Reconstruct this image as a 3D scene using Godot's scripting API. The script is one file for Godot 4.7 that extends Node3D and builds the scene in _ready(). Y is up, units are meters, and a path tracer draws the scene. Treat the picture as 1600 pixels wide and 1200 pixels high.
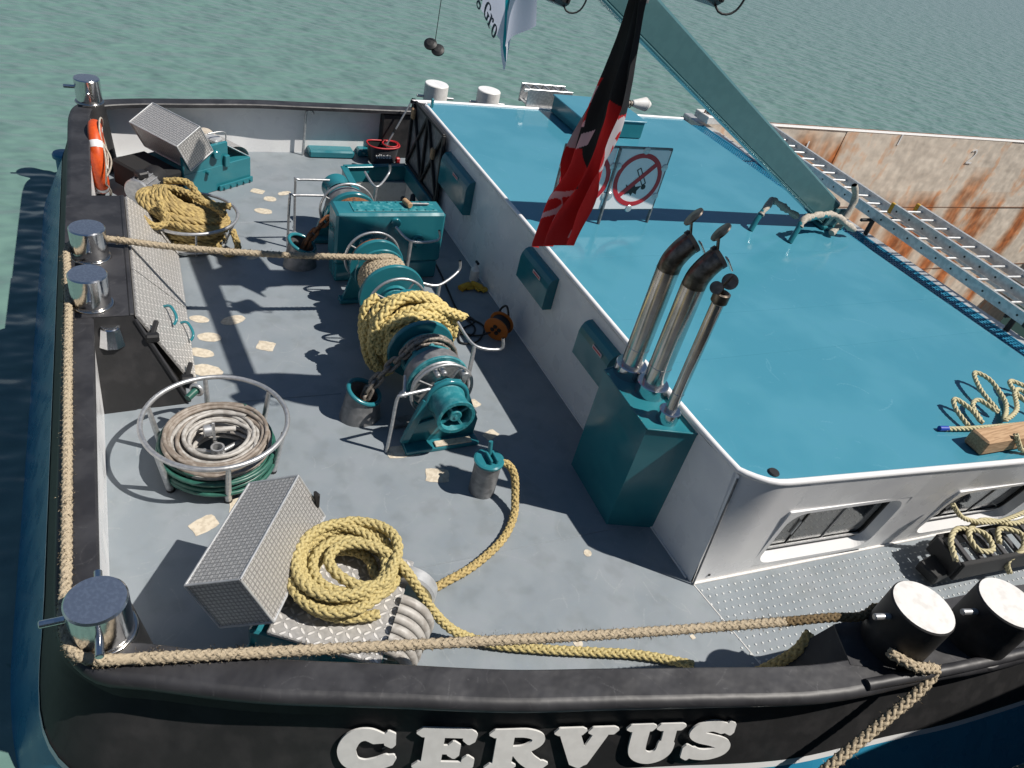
extends Node3D
# Foredeck of a cargo barge seen from a quay. Layout is in measured units; K turns them into metres.
const K := 0.65
const SUN := Vector3(-0.587, -1.0, -0.363)
var M := {}
var used := {}
var rng := RandomNumberGenerator.new()

# ---------------------------------------------------------------- mesh builder
class G:
	var v := PackedVector3Array()
	var n := PackedVector3Array()
	var uv := PackedVector2Array()
	var ix := PackedInt32Array()
	var xf := Transform3D.IDENTITY
	func at(p: Vector3, b := Basis.IDENTITY) -> G:
		xf = Transform3D(b, p); return self
	func vert(p: Vector3, nn: Vector3, t := Vector2.ZERO) -> int:
		v.append(xf * p); n.append((xf.basis * nn).normalized()); uv.append(t); return v.size() - 1
	func tri(a: int, b: int, c: int):
		ix.append(a); ix.append(b); ix.append(c)
	# flat quad, corners run clockwise seen from the front; uv in units
	func quad(a: Vector3, b: Vector3, c: Vector3, d: Vector3, us := 1.0):
		var nn := (c - a).cross(b - a)
		if nn.length() < 1e-9: nn = (d - a).cross(c - a)
		nn = nn.normalized()
		var e1 := (b - a).normalized(); var e2 := nn.cross(e1)
		var i := vert(a, nn, Vector2.ZERO)
		for p in [b, c, d]: vert(p, nn, Vector2((p - a).dot(e1), (p - a).dot(e2)) * us)
		tri(i, i + 1, i + 2); tri(i, i + 2, i + 3)
	func flat_tri(a: Vector3, b: Vector3, c: Vector3):
		var nn := (c - a).cross(b - a).normalized()
		var i := vert(a, nn, Vector2(a.x, a.z)); vert(b, nn, Vector2(b.x, b.z)); vert(c, nn, Vector2(c.x, c.z)); tri(i, i + 1, i + 2)
	# box with chamfered edges
	func box(c: Vector3, s: Vector3, bev := 0.0):
		var h := s * 0.5
		bev = minf(bev, minf(h.x, minf(h.y, h.z)) * 0.9)
		var ax := [Vector3.RIGHT, Vector3.UP, Vector3.BACK]
		for k in 3:
			for sg in [-1.0, 1.0]:
				var a: Vector3 = ax[k]; var u: Vector3 = ax[(k + 1) % 3]; var w: Vector3 = ax[(k + 2) % 3]
				var hu := absf(h.dot(u)) - bev; var hw := absf(h.dot(w)) - bev
				var o: Vector3 = c + a * (sg * absf(h.dot(a)))
				if sg > 0: quad(o - u * hu - w * hw, o - u * hu + w * hw, o + u * hu + w * hw, o + u * hu - w * hw)
				else: quad(o - u * hu - w * hw, o + u * hu - w * hw, o + u * hu + w * hw, o - u * hu + w * hw)
		if bev <= 0.0: return
		for k in 3:
			var a: Vector3 = ax[k]; var u: Vector3 = ax[(k + 1) % 3]; var w: Vector3 = ax[(k + 2) % 3]
			var ha := absf(h.dot(a)) - bev
			for su in [-1.0, 1.0]:
				for sw in [-1.0, 1.0]:
					var p1: Vector3 = c + u * (su * absf(h.dot(u))) + w * (sw * (absf(h.dot(w)) - bev))
					var p2: Vector3 = c + u * (su * (absf(h.dot(u)) - bev)) + w * (sw * absf(h.dot(w)))
					if su * sw > 0: quad(p1 - a * ha, p2 - a * ha, p2 + a * ha, p1 + a * ha)
					else: quad(p2 - a * ha, p1 - a * ha, p1 + a * ha, p2 + a * ha)
		for sx in [-1.0, 1.0]:
			for sy in [-1.0, 1.0]:
				for sz in [-1.0, 1.0]:
					var q := c + Vector3(sx * h.x, sy * h.y, sz * h.z)
					var pa := q - Vector3(0, sy * bev, sz * bev); var pb := q - Vector3(sx * bev, 0, sz * bev); var pc := q - Vector3(sx * bev, sy * bev, 0)
					if sx * sy * sz > 0: flat_tri(pa, pc, pb)
					else: flat_tri(pa, pb, pc)
	# box between two points (a bar of rectangular section)
	func bar(a: Vector3, b: Vector3, w: float, h: float, bev := 0.0, up := Vector3.UP):
		var d := (b - a); var l := d.length(); d = d.normalized()
		if absf(d.dot(up)) > 0.98: up = Vector3.RIGHT
		var r := d.cross(up).normalized(); var u := r.cross(d)
		var old := xf
		xf = old * Transform3D(Basis(r, u, -d), (a + b) * 0.5)
		box(Vector3.ZERO, Vector3(w, h, l), bev)
		xf = old
	# turned shape; profile = [Vector2(radius, height)...], axis local Y
	func lathe(prof: Array, sides := 24):
		for k in prof.size() - 1:
			var a: Vector2 = prof[k]; var b: Vector2 = prof[k + 1]
			var t := b - a
			var nr := Vector2(t.y, -t.x).normalized()
			var i0 := v.size()
			for s in sides + 1:
				var an := TAU * s / sides
				var cs := cos(an); var sn := sin(an)
				var nn := Vector3(nr.x * cs, nr.y, nr.x * sn)
				vert(Vector3(a.x * cs, a.y, a.x * sn), nn, Vector2(an * maxf(a.x, b.x), a.y))
				vert(Vector3(b.x * cs, b.y, b.x * sn), nn, Vector2(an * maxf(a.x, b.x), b.y))
			for s in sides:
				var q := i0 + s * 2
				if a.x > 1e-6: tri(q, q + 2, q + 1)
				if b.x > 1e-6: tri(q + 1, q + 2, q + 3)
	func cyl(a: Vector3, b: Vector3, r: float, sides := 16, r2 := -1.0, bev := 0.0):
		var d := b - a; var l := d.length(); d = d.normalized()
		var x := d.cross(Vector3.UP if absf(d.y) < 0.9 else Vector3.RIGHT).normalized()
		var old := xf
		xf = old * Transform3D(Basis(x, d, x.cross(d)), a)
		if r2 < 0: r2 = r
		if bev > 0: lathe([Vector2(0, 0), Vector2(r - bev, 0), Vector2(r, bev), Vector2(r2, l - bev), Vector2(r2 - bev, l), Vector2(0, l)], sides)
		else: lathe([Vector2(0, 0), Vector2(r, 0), Vector2(r2, l), Vector2(0, l)], sides)
		xf = old
	# swept round tube
	func tube(pts: Array, r, sides := 10, closed := false):
		var m := pts.size()
		if m < 2: return
		var tn := []
		for k in m:
			var a: Vector3 = pts[(k - 1 + m) % m] if (closed or k > 0) else pts[k]
			var b: Vector3 = pts[(k + 1) % m] if (closed or k < m - 1) else pts[k]
			tn.append((b - a).normalized())
		var t0: Vector3 = tn[0]
		var x := t0.cross(Vector3.UP if absf(t0.y) < 0.9 else Vector3.RIGHT).normalized()
		var i0 := v.size(); var ln := 0.0
		var rings := m + (1 if closed else 0)
		var xs := []
		for k in m:
			var t: Vector3 = tn[k]
			x = (x - t * x.dot(t)).normalized(); xs.append(x)
		for k in rings:
			var q := k % m
			if k > 0: ln += (pts[q] as Vector3).distance_to(pts[(k - 1) % m])
			var t: Vector3 = tn[q]; var xx: Vector3 = xs[q]; var y := t.cross(xx)
			var rr: float = r[q] if r is Array else r
			for s in sides + 1:
				var an := TAU * s / sides
				var nn := xx * cos(an) + y * sin(an)
				vert((pts[q] as Vector3) + nn * rr, nn, Vector2(an * rr, ln))
		for k in rings - 1:
			for s in sides:
				var q := i0 + k * (sides + 1) + s
				tri(q, q + sides + 1, q + 1); tri(q + 1, q + sides + 1, q + sides + 2)
		if not closed:
			for e in 2:
				var q := 0 if e == 0 else m - 1
				var t: Vector3 = tn[q] * (-1.0 if e == 0 else 1.0)
				var c := vert(pts[q], t)
				var b0 := i0 + q * (sides + 1)
				var c0 := v.size()
				for s in sides + 1:
					v.append(v[b0 + s]); n.append((xf.basis * t).normalized()); uv.append(Vector2.ZERO)
				for s in sides: tri(c, c0 + s, c0 + s + 1)
	# laid or plaited rope: strands wound round a core, plaited (four each way) or laid (three one way)
	func rope(pts: Array, r: float, closed := false, sides := 6, fuzz := 0, rg: RandomNumberGenerator = null, plait := true):
		var m := pts.size(); var rings := m + (1 if closed else 0)
		var xs := []; var ys := []; var ln := [0.0]
		var x := Vector3.ZERO
		for k in m:
			var a: Vector3 = pts[(k - 1 + m) % m] if (closed or k > 0) else pts[k]
			var b: Vector3 = pts[(k + 1) % m] if (closed or k < m - 1) else pts[k]
			var t := (b - a).normalized()
			if x == Vector3.ZERO: x = t.cross(Vector3.UP if absf(t.y) < 0.9 else Vector3.RIGHT).normalized()
			x = (x - t * x.dot(t)).normalized()
			xs.append(x); ys.append(t.cross(x))
			ln.append(ln[-1] + (pts[k] as Vector3).distance_to(pts[(k + 1) % m]))
		var ns := 8 if plait else 3
		var i0 := v.size()
		for s in ns:
			var sp := []
			for k in rings:
				var q := k % m
				var ph: float = ln[k] / r * (0.92 if plait else 1.05)
				var an := 0.0; var rad := 0.5
				if plait:
					var dir := 1.0 if s < 4 else -1.0
					an = (s % 4) * PI / 2 + dir * ph
					rad = 0.60 + 0.15 * cos(4.0 * ph) * dir
				else:
					an = s * TAU / 3 + ph
				sp.append((pts[q] as Vector3) + ((xs[q] as Vector3) * cos(an) + (ys[q] as Vector3) * sin(an)) * r * rad)
			tube(sp, r * (0.40 if plait else 0.53), sides)
		for k in fuzz:
			var q := rg.randi_range(i0, v.size() - 1)
			var p := v[q]; var nn := n[q]
			var d := (nn + Vector3(rg.randf_range(-1, 1), rg.randf_range(-1, 1), rg.randf_range(-1, 1)) * 0.9).normalized()
			var sd := d.cross(Vector3(rg.randf_range(-1, 1), rg.randf_range(-1, 1), 0.3)).normalized() * r * 0.05
			var b := v.size()
			v.append(p - sd); v.append(p + sd); v.append(p + d * r * rg.randf_range(0.2, 0.5))
			for e in 3: n.append(nn); uv.append(Vector2.ZERO)
			tri(b, b + 1, b + 2)
	# extruded polygon in local XY, from z = 0 to z = h
	func prism(poly: PackedVector2Array, h: float):
		var tr := Geometry2D.triangulate_polygon(poly)
		if Geometry2D.is_polygon_clockwise(poly): poly.reverse(); tr = Geometry2D.triangulate_polygon(poly)
		for e in 2:
			var b := v.size()
			for p in poly: vert(Vector3(p.x, p.y, h * e), Vector3(0, 0, 1 if e == 1 else -1), p)
			for k in tr.size() / 3:
				if e == 0: tri(b + tr[k * 3], b + tr[k * 3 + 1], b + tr[k * 3 + 2])
				else: tri(b + tr[k * 3], b + tr[k * 3 + 2], b + tr[k * 3 + 1])
		for k in poly.size():
			var a := poly[k]; var c := poly[(k + 1) % poly.size()]
			quad(Vector3(a.x, a.y, 0), Vector3(a.x, a.y, h), Vector3(c.x, c.y, h), Vector3(c.x, c.y, 0))
	# ring between two loops of equal count, extruded along local z
	func ring(outer: PackedVector2Array, inner: PackedVector2Array, h: float):
		var m := outer.size()
		for k in m:
			var a := outer[k]; var b := outer[(k + 1) % m]; var c := inner[k]; var d := inner[(k + 1) % m]
			quad(Vector3(a.x, a.y, h), Vector3(c.x, c.y, h), Vector3(d.x, d.y, h), Vector3(b.x, b.y, h))
			quad(Vector3(a.x, a.y, 0), Vector3(b.x, b.y, 0), Vector3(d.x, d.y, 0), Vector3(c.x, c.y, 0))
			quad(Vector3(a.x, a.y, 0), Vector3(a.x, a.y, h), Vector3(b.x, b.y, h), Vector3(b.x, b.y, 0))
			quad(Vector3(c.x, c.y, h), Vector3(c.x, c.y, 0), Vector3(d.x, d.y, 0), Vector3(d.x, d.y, h))
	# grid of points with smooth normals
	func grid(rows: Array, us := 1.0):
		var a := rows.size(); var b: int = rows[0].size(); var i0 := v.size()
		for i in a:
			for j in b:
				var du: Vector3 = rows[mini(i + 1, a - 1)][j] - rows[maxi(i - 1, 0)][j]
				var dv: Vector3 = rows[i][mini(j + 1, b - 1)] - rows[i][maxi(j - 1, 0)]
				vert(rows[i][j], du.cross(dv).normalized(), Vector2(float(j) / (b - 1), float(i) / (a - 1)) * us)
		for i in a - 1:
			for j in b - 1:
				var q := i0 + i * b + j
				tri(q, q + 1, q + b); tri(q + 1, q + b + 1, q + b)
	func mesh(o: Vector3, s: float) -> ArrayMesh:
		var p := PackedVector3Array(); p.resize(v.size())
		for k in v.size(): p[k] = (v[k] - o) * s
		var ar := []; ar.resize(Mesh.ARRAY_MAX)
		ar[Mesh.ARRAY_VERTEX] = p; ar[Mesh.ARRAY_NORMAL] = n; ar[Mesh.ARRAY_TEX_UV] = uv; ar[Mesh.ARRAY_INDEX] = ix
		var am := ArrayMesh.new(); am.add_surface_from_arrays(Mesh.PRIMITIVE_TRIANGLES, ar); return am

func rrect(w: float, h: float, r: float, seg := 5) -> PackedVector2Array:
	var o := PackedVector2Array()
	for q in 4:
		var c := Vector2((w / 2 - r) * (1 if q in [0, 3] else -1), (h / 2 - r) * (1 if q < 2 else -1))
		for s in seg + 1: o.append(c + Vector2.from_angle(PI / 2 * q + PI / 2 * s / seg) * r)
	return o
func skew(p: PackedVector2Array, k: float) -> PackedVector2Array:
	var o := PackedVector2Array()
	for q in p: o.append(Vector2(q.x + q.y * k, q.y))
	return o
func circ(r: float, seg := 32) -> PackedVector2Array:
	var o := PackedVector2Array()
	for s in seg: o.append(Vector2.from_angle(TAU * s / seg) * r)
	return o
# smooth path through points, points about step apart
func path(ctrl: Array, step: float, closed := false) -> Array:
	var o := []; var m := ctrl.size()
	for k in (m if closed else m - 1):
		var p0: Vector3 = ctrl[(k - 1 + m) % m] if (closed or k > 0) else ctrl[0]
		var p1: Vector3 = ctrl[k]; var p2: Vector3 = ctrl[(k + 1) % m]
		var p3: Vector3 = ctrl[(k + 2) % m] if (closed or k < m - 2) else ctrl[m - 1]
		var c := maxi(1, int(ceil(p1.distance_to(p2) / step)))
		for s in c: o.append(p1.cubic_interpolate(p2, p0, p3, float(s) / c))
	if not closed: o.append(ctrl[m - 1])
	return o
func arc(c: Vector3, a: Vector3, b: Vector3, r: float, a0 := 0.0, a1 := TAU, seg := 40) -> Array:
	var o := []
	var full := absf(a1 - a0 - TAU) < 1e-4
	for s in (seg if full else seg + 1):
		var an := a0 + (a1 - a0) * s / seg
		o.append(c + (a * cos(an) + b * sin(an)) * r)
	return o

# ---------------------------------------------------------------- scene tree
func numbered(s: String) -> String:
	if not used.has(s): used[s] = 0; return s
	used[s] += 1
	return "%s_%03d" % [s, used[s]]
func thing(called: String, label: String, cat: String, at: Vector3, group := "") -> Node3D:
	var o := Node3D.new(); o.name = numbered(called); add_child(o); o.position = at * K
	o.set_meta("label", label); o.set_meta("category", cat); o.set_meta("org", at)
	if group: o.set_meta("group", group)
	return o
func org(o: Node) -> Vector3:
	var q := o
	while q != self:
		if q.has_meta("org"): return q.get_meta("org")
		q = q.get_parent()
	return Vector3.ZERO
func part(called: String, g: G, m: Material, parent: Node) -> MeshInstance3D:
	var o := MeshInstance3D.new(); o.name = called
	o.mesh = g.mesh(org(parent), K); o.material_override = m
	o.cast_shadow = GeometryInstance3D.SHADOW_CASTING_SETTING_ON
	parent.add_child(o, true); return o
# a shared mesh placed under a thing; t is in layout units
func inst(called: String, me: Mesh, m: Material, parent: Node, t: Transform3D) -> MeshInstance3D:
	var o := MeshInstance3D.new(); o.name = called; o.mesh = me; o.material_override = m
	o.transform = Transform3D(t.basis, (t.origin - org(parent)) * K)
	parent.add_child(o, true); return o
func solo(called: String, g: G, m: Material, label: String, cat: String, at: Vector3, group := "") -> MeshInstance3D:
	var o := MeshInstance3D.new(); o.name = numbered(called); o.mesh = g.mesh(at, K); o.material_override = m
	add_child(o); o.position = at * K
	o.set_meta("label", label); o.set_meta("category", cat); o.set_meta("org", at)
	if group: o.set_meta("group", group)
	return o
func structure(called: String, g: G, m: Material, parent: Node = self) -> MeshInstance3D:
	var o := MeshInstance3D.new(); o.name = numbered(called); o.mesh = g.mesh(Vector3.ZERO, K); o.material_override = m
	o.set_meta("org", Vector3.ZERO); o.set_meta("kind", "structure")
	parent.add_child(o); return o
func word(txt: String, font: Font, size: float, depth: float) -> Mesh:
	var t := TextMesh.new(); t.text = txt; t.font = font; t.font_size = 64; t.pixel_size = size * K / 64.0; t.depth = depth * K
	t.curve_step = 1.0
	return t

# ---------------------------------------------------------------- materials
func lin(r: float, g: float, b: float) -> Color: return Color(r, g, b).linear_to_srgb()
func noise(freq: float, sd: int, oct := 4, kind := FastNoiseLite.TYPE_SIMPLEX_SMOOTH) -> FastNoiseLite:
	var f := FastNoiseLite.new(); f.noise_type = kind; f.frequency = freq; f.seed = sd
	f.fractal_type = FastNoiseLite.FRACTAL_FBM; f.fractal_octaves = oct; return f
# seamless two-colour mottling; lo/hi bound the blend
func mottle(c0: Color, c1: Color, freq: float, sd: int, lo := 0.3, hi := 0.7, size := 256) -> ImageTexture:
	var im := noise(freq, sd).get_seamless_image(size, size)
	var d := im.get_data(); var o := PackedByteArray(); o.resize(size * size * 3)
	var lut := []
	for k in 256: 
		var t := smoothstep(lo, hi, k / 255.0)
		var c := c0.lerp(c1, t); lut.append([int(c.r * 255), int(c.g * 255), int(c.b * 255)])
	for k in size * size:
		var l = lut[d[k]]
		o[k * 3] = l[0]; o[k * 3 + 1] = l[1]; o[k * 3 + 2] = l[2]
	var r := Image.create_from_data(size, size, false, Image.FORMAT_RGB8, o); r.generate_mipmaps()
	return ImageTexture.create_from_image(r)
# fine light scratches, specks and a few faded drips worked into a painted sheet's colour
func scuffed(m: StandardMaterial3D, c0: Color, c1: Color, mark: Color, freq: float, sd: int, scale: float, count: int):
	var s := 512
	var im := mottle(c0, c1, freq, sd, 0.25, 0.75, s).get_image(); im.clear_mipmaps()
	var rg := RandomNumberGenerator.new(); rg.seed = sd * 7 + 1
	for k in count:
		var p := Vector2(rg.randf() * s, rg.randf() * s); var d := Vector2.from_angle(rg.randf() * TAU)
		var l := rg.randi_range(1, 5) if rg.randf() < .6 else rg.randi_range(6, 34)
		var w := rg.randf_range(.12, .55); var bend := rg.randf_range(-.06, .06)
		for j in l:
			d = d.rotated(bend); p += d
			var x := posmod(int(p.x), s); var y := posmod(int(p.y), s)
			im.set_pixel(x, y, im.get_pixel(x, y).lerp(mark, w * rg.randf_range(.3, 1.0)))
	im.generate_mipmaps(); m.albedo_texture = ImageTexture.create_from_image(im); m.uv1_scale = Vector3.ONE * scale
func relief(freq: float, sd: int, strength: float, size := 256, oct := 4) -> ImageTexture:
	var im := noise(freq, sd, oct).get_seamless_image(size, size)
	im.convert(Image.FORMAT_RGBA8); im.bump_map_to_normal_map(strength)
	return ImageTexture.create_from_image(im)
func mat(c: Color, rough: float, metal := 0.0) -> StandardMaterial3D:
	var m := StandardMaterial3D.new(); m.albedo_color = c; m.roughness = rough; m.metallic = metal
	m.cull_mode = BaseMaterial3D.CULL_DISABLED
	return m
func worn(c0: Color, c1: Color, rough: float, metal: float, freq: float, sd: int, scale: float, lo := 0.35, hi := 0.7, bump := 0.0) -> StandardMaterial3D:
	var m := mat(Color.WHITE, rough, metal)
	m.albedo_texture = mottle(c0, c1, freq, sd, lo, hi)
	m.uv1_triplanar = true; m.uv1_world_triplanar = true; m.uv1_scale = Vector3.ONE * scale
	if bump > 0:
		m.normal_enabled = true; m.normal_texture = relief(freq * 2, sd + 7, 4.0); m.normal_scale = bump
	return m
# raised-bar tread plate: cells of bars lying this way and that
func tread(weave: bool) -> Array:
	var s := 256; var h := PackedByteArray(); h.resize(s * s)
	for y in s:
		for x in s:
			var cx := x / 64; var cy := y / 64
			var u := fmod(x, 64.0) / 64 - 0.5; var w := fmod(y, 64.0) / 64 - 0.5
			var best := 0.0
			if weave:
				if (cx + cy) % 2 == 1: var t := u; u = w; w = t
				for o in [-0.17, 0.17]:
					best = maxf(best, clampf(1.0 - maxf(absf(u - o) / 0.11, absf(w) / 0.46), 0, 1))
			else:
				if (cx + cy) % 2 == 1: u = -u
				var p := (u + w) * 0.7071; var q := (u - w) * 0.7071
				best = clampf(1.0 - (pow(p / 0.5, 2) + pow(q / 0.17, 2)), 0, 1)
			h[y * s + x] = int(smoothstep(0.0, 0.35, best) * 255)
	var im := Image.create_from_data(s, s, false, Image.FORMAT_L8, h)
	var nm := im.duplicate(); nm.convert(Image.FORMAT_RGBA8); nm.bump_map_to_normal_map(3.0)
	var al := PackedByteArray(); al.resize(s * s * 3)
	var nz := noise(0.02, 5).get_seamless_image(s, s).get_data()
	for k in s * s:
		var b := (0.64 if weave else 0.68) + (0.30 if weave else 0.22) * h[k] / 255.0 + (nz[k] / 255.0 - 0.5) * 0.12
		al[k * 3] = int(b * 255); al[k * 3 + 1] = int(b * 252); al[k * 3 + 2] = int(b * 248)
	return [ImageTexture.create_from_image(Image.create_from_data(s, s, false, Image.FORMAT_RGB8, al)), ImageTexture.create_from_image(nm)]
func make_materials():
	M.teal = worn(lin(.018, .148, .182), lin(.024, .17, .205), 0.2, 0.0, 0.01, 3, 0.6)
	M.teal_worn = worn(lin(.014, .17, .20), lin(.075, .27, .30), 0.5, 0.0, 0.03, 4, 1.6, 0.45, 0.8, 0.25)
	M.roof = worn(lin(.062, .25, .325), lin(.074, .275, .35), 0.13, 0.0, 0.008, 9, 0.22, 0.3, 0.7)
	M.roof.normal_enabled = true; M.roof.normal_texture = relief(0.012, 31, 1.2); M.roof.normal_scale = 0.12
	M.navy = worn(lin(.022, .19, .32), lin(.028, .215, .35), 0.3, 0.0, 0.02, 6, 0.7)
	M.deck = worn(lin(.212, .236, .250), lin(.232, .254, .266), 0.5, 0.0, 0.012, 11, 0.45, 0.2, 0.8, 0.1)
	M.deck.detail_enabled = true; M.deck.detail_blend_mode = BaseMaterial3D.BLEND_MODE_MUL
	M.deck.detail_albedo = mottle(Color(1, 1, 1), Color(0.95, 0.95, 0.945), 0.05, 13, 0.5, 0.85)
	M.patch = worn(lin(.56, .50, .40), lin(.46, .40, .31), 0.7, 0.0, 0.04, 12, 2.0)
	M.black = worn(lin(.018, .018, .021), lin(.040, .040, .044), 0.5, 0.0, 0.015, 15, 0.8, 0.45, 0.8, 0.2)
	M.black_gloss = worn(lin(.013, .013, .014), lin(.026, .025, .026), 0.58, 0.0, 0.02, 16, 0.9, 0.4, 0.8, 0.1)
	M.white = worn(lin(.72, .72, .73), lin(.77, .77, .77), 0.3, 0.0, 0.012, 17, 0.5)
	M.white_dirty = worn(lin(.68, .67, .65), lin(.60, .58, .555), 0.45, 0.0, 0.03, 18, 1.2, 0.5, 0.85, 0.1)
	M.letter = worn(lin(.60, .60, .59), lin(.66, .66, .65), 0.4, 0.0, 0.03, 19, 1.5)
	M.steel = worn(lin(.50, .48, .45), lin(.62, .60, .57), 0.17, 1.0, 0.02, 20, 1.2)
	M.mirror = worn(lin(.64, .64, .65), lin(.72, .72, .73), 0.16, 1.0, 0.06, 21, 2.5, 0.5, 0.75, 0.06)
	M.brushed = worn(lin(.60, .61, .64), lin(.72, .73, .75), 0.26, 0.95, 0.05, 45, 3.0, 0.4, 0.75, 0.05)
	M.pipe = worn(lin(.50, .485, .46), lin(.60, .585, .56), 0.2, 1.0, 0.015, 22, 1.0)
	M.pipe_burnt = worn(lin(.10, .085, .07), lin(.22, .19, .16), 0.34, 1.0, 0.03, 23, 2.0)
	M.galv = worn(lin(.44, .45, .46), lin(.58, .58, .58), 0.42, 0.75, 0.04, 24, 2.0)
	M.alu = worn(lin(.50, .51, .52), lin(.62, .63, .63), 0.38, 0.55, 0.03, 25, 1.6)
	M.mast = worn(lin(.085, .19, .205), lin(.093, .203, .218), 0.22, 0.3, 0.02, 26, 1.4)
	M.iron = worn(lin(.16, .14, .12), lin(.33, .29, .25), 0.6, 0.5, 0.06, 27, 3.0, 0.35, 0.7, 0.4)
	M.rust = worn(lin(.22, .085, .03), lin(.10, .05, .03), 0.85, 0.0, 0.05, 28, 2.0, 0.35, 0.7, 0.5)
	M.grey_metal = worn(lin(.16, .165, .17), lin(.24, .24, .245), 0.45, 0.3, 0.03, 29, 1.6)
	M.tan_rope = worn(lin(.53, .45, .325), lin(.26, .205, .135), 0.9, 0.0, 0.16, 32, 7.0, 0.35, 0.65, 0.5)
	M.dark_rope = worn(lin(.10, .07, .035), lin(.19, .13, .06), 0.9, 0.0, 0.09, 33, 6.0)
	M.hawser = worn(lin(.62, .50, .21), lin(.50, .39, .155), 0.75, 0.0, 0.06, 30, 4.0, 0.35, 0.7, 0.3)
	M.yellow_rope = worn(lin(.49, .405, .18), lin(.35, .28, .118), 0.75, 0.0, 0.06, 34, 4.0, 0.35, 0.7, 0.3)
	M.coil_rope = worn(lin(.50, .38, .16), lin(.32, .24, .10), 0.85, 0.0, 0.05, 35, 3.0, 0.35, 0.65, 0.4)
	M.olive_rope = worn(lin(.46, .345, .135), lin(.27, .195, .08), 0.85, 0.0, 0.03, 36, 2.2, 0.35, 0.65, 0.4)
	M.pale_rope = worn(lin(.58, .52, .34), lin(.40, .36, .20), 0.8, 0.0, 0.09, 37, 6.0)
	M.green_hose = worn(lin(.018, .085, .065), lin(.03, .12, .09), 0.4, 0.0, 0.03, 38, 2.0)
	M.grey_hose = worn(lin(.44, .425, .40), lin(.29, .27, .245), 0.5, 0.0, 0.03, 39, 1.8, 0.35, 0.7)
	M.brown_hose = worn(lin(.19, .155, .125), lin(.30, .265, .23), 0.55, 0.0, 0.03, 40, 1.8)
	M.case = mat(lin(.012, .012, .013), 0.95)
	M.rubber = mat(lin(.012, .012, .013), 0.55)
	M.orange = worn(lin(.62, .085, .012), lin(.50, .06, .01), 0.45, 0.0, 0.03, 41, 3.0)
	M.reel_orange = mat(lin(.42, .12, .015), 0.5)
	M.red = mat(lin(.36, .016, .022), 0.45)
	M.yellow = worn(lin(.60, .36, .03), lin(.42, .22, .02), 0.8, 0.0, 0.06, 42, 5.0)
	M.wood = worn(lin(.46, .30, .17), lin(.33, .20, .105), 0.75, 0.0, 0.03, 43, 2.0, 0.3, 0.7, 0.3)
	M.wood.uv1_scale = Vector3(0.5, 6, 6)
	M.canvas = worn(lin(.50, .45, .38), lin(.33, .29, .24), 0.9, 0.0, 0.05, 44, 3.0, 0.3, 0.7, 0.5)
	M.plastic_grey = mat(lin(.055, .055, .06), 0.5)
	M.print_white = mat(lin(.74, .75, .76), 0.4)
	M.print_red = mat(lin(.45, .015, .025), 0.4)
	M.print_black = mat(lin(.01, .01, .011), 0.5)
	M.print_blue = mat(lin(.01, .03, .06), 0.6)
	for nm in ["weave", "lens"]:
		var t := tread(nm == "weave")
		var m := mat(Color.WHITE, 0.38, 0.55 if nm == "weave" else 0.35); m.albedo_texture = t[0]; m.normal_enabled = true; m.normal_texture = t[1]; m.normal_scale = 2.0
		m.uv1_scale = Vector3.ONE * (6.4 if nm == "weave" else 3.6)
		M[nm] = m
	scuffed(M.deck, lin(.200, .230, .254), lin(.222, .250, .272), lin(.33, .35, .355), 0.012, 11, 0.30, 700)
	scuffed(M.roof, lin(.056, .226, .308), lin(.070, .250, .334), lin(.15, .34, .43), 0.008, 9, 0.21, 220)
	scuffed(M.black, lin(.020, .020, .023), lin(.036, .036, .040), lin(.14, .14, .14), 0.015, 15, 0.4, 700)
	# faint smears in the gloss of the painted sheets
	for nm in ["roof", "teal", "white", "navy"]:
		M[nm].roughness_texture = mottle(Color(.55, .55, .55), Color(1, 1, 1), 0.02, 60 + nm.length(), 0.3, 0.7)
		M[nm].roughness = M[nm].roughness * 1.35
	var gl := mat(Color(0.03, 0.04, 0.045, 0.35), 0.03); gl.transparency = BaseMaterial3D.TRANSPARENCY_ALPHA; M.glass = gl
	var lg := mat(Color(0.75, 0.8, 0.8, 0.25), 0.05); lg.transparency = BaseMaterial3D.TRANSPARENCY_ALPHA; M.clear = lg
	var w := mat(lin(.122, .212, .186), 0.05); w.normal_enabled = true; w.normal_texture = relief(0.014, 77, 16.0, 1024, 3); w.normal_scale = 0.6
	w.metallic_specular = 0.5; M.water = w

# ---------------------------------------------------------------- setting
func lerp_line(pts: Array, x: float) -> float:
	if x <= pts[0].x: return pts[0].y
	for k in pts.size() - 1:
		if x <= pts[k + 1].x: return lerpf(pts[k].y, pts[k + 1].y, (x - pts[k].x) / (pts[k + 1].x - pts[k].x))
	return pts[-1].y
var NEAR := [Vector2(-.59, -3.11), Vector2(.36, -2.67), Vector2(2.04, -2.06), Vector2(3.5, -1.63), Vector2(4.6, -1.32), Vector2(6.78, -1.01), Vector2(9, -.85), Vector2(14, -.8)]
var FAR := [Vector2(-.4, -13.72), Vector2(2, -14.07), Vector2(5.2, -14.22), Vector2(14, -14.7)]
func near_z(x: float) -> float: return lerp_line(NEAR, x)
func far_z(x: float) -> float: return lerp_line(FAR, x)

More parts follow.
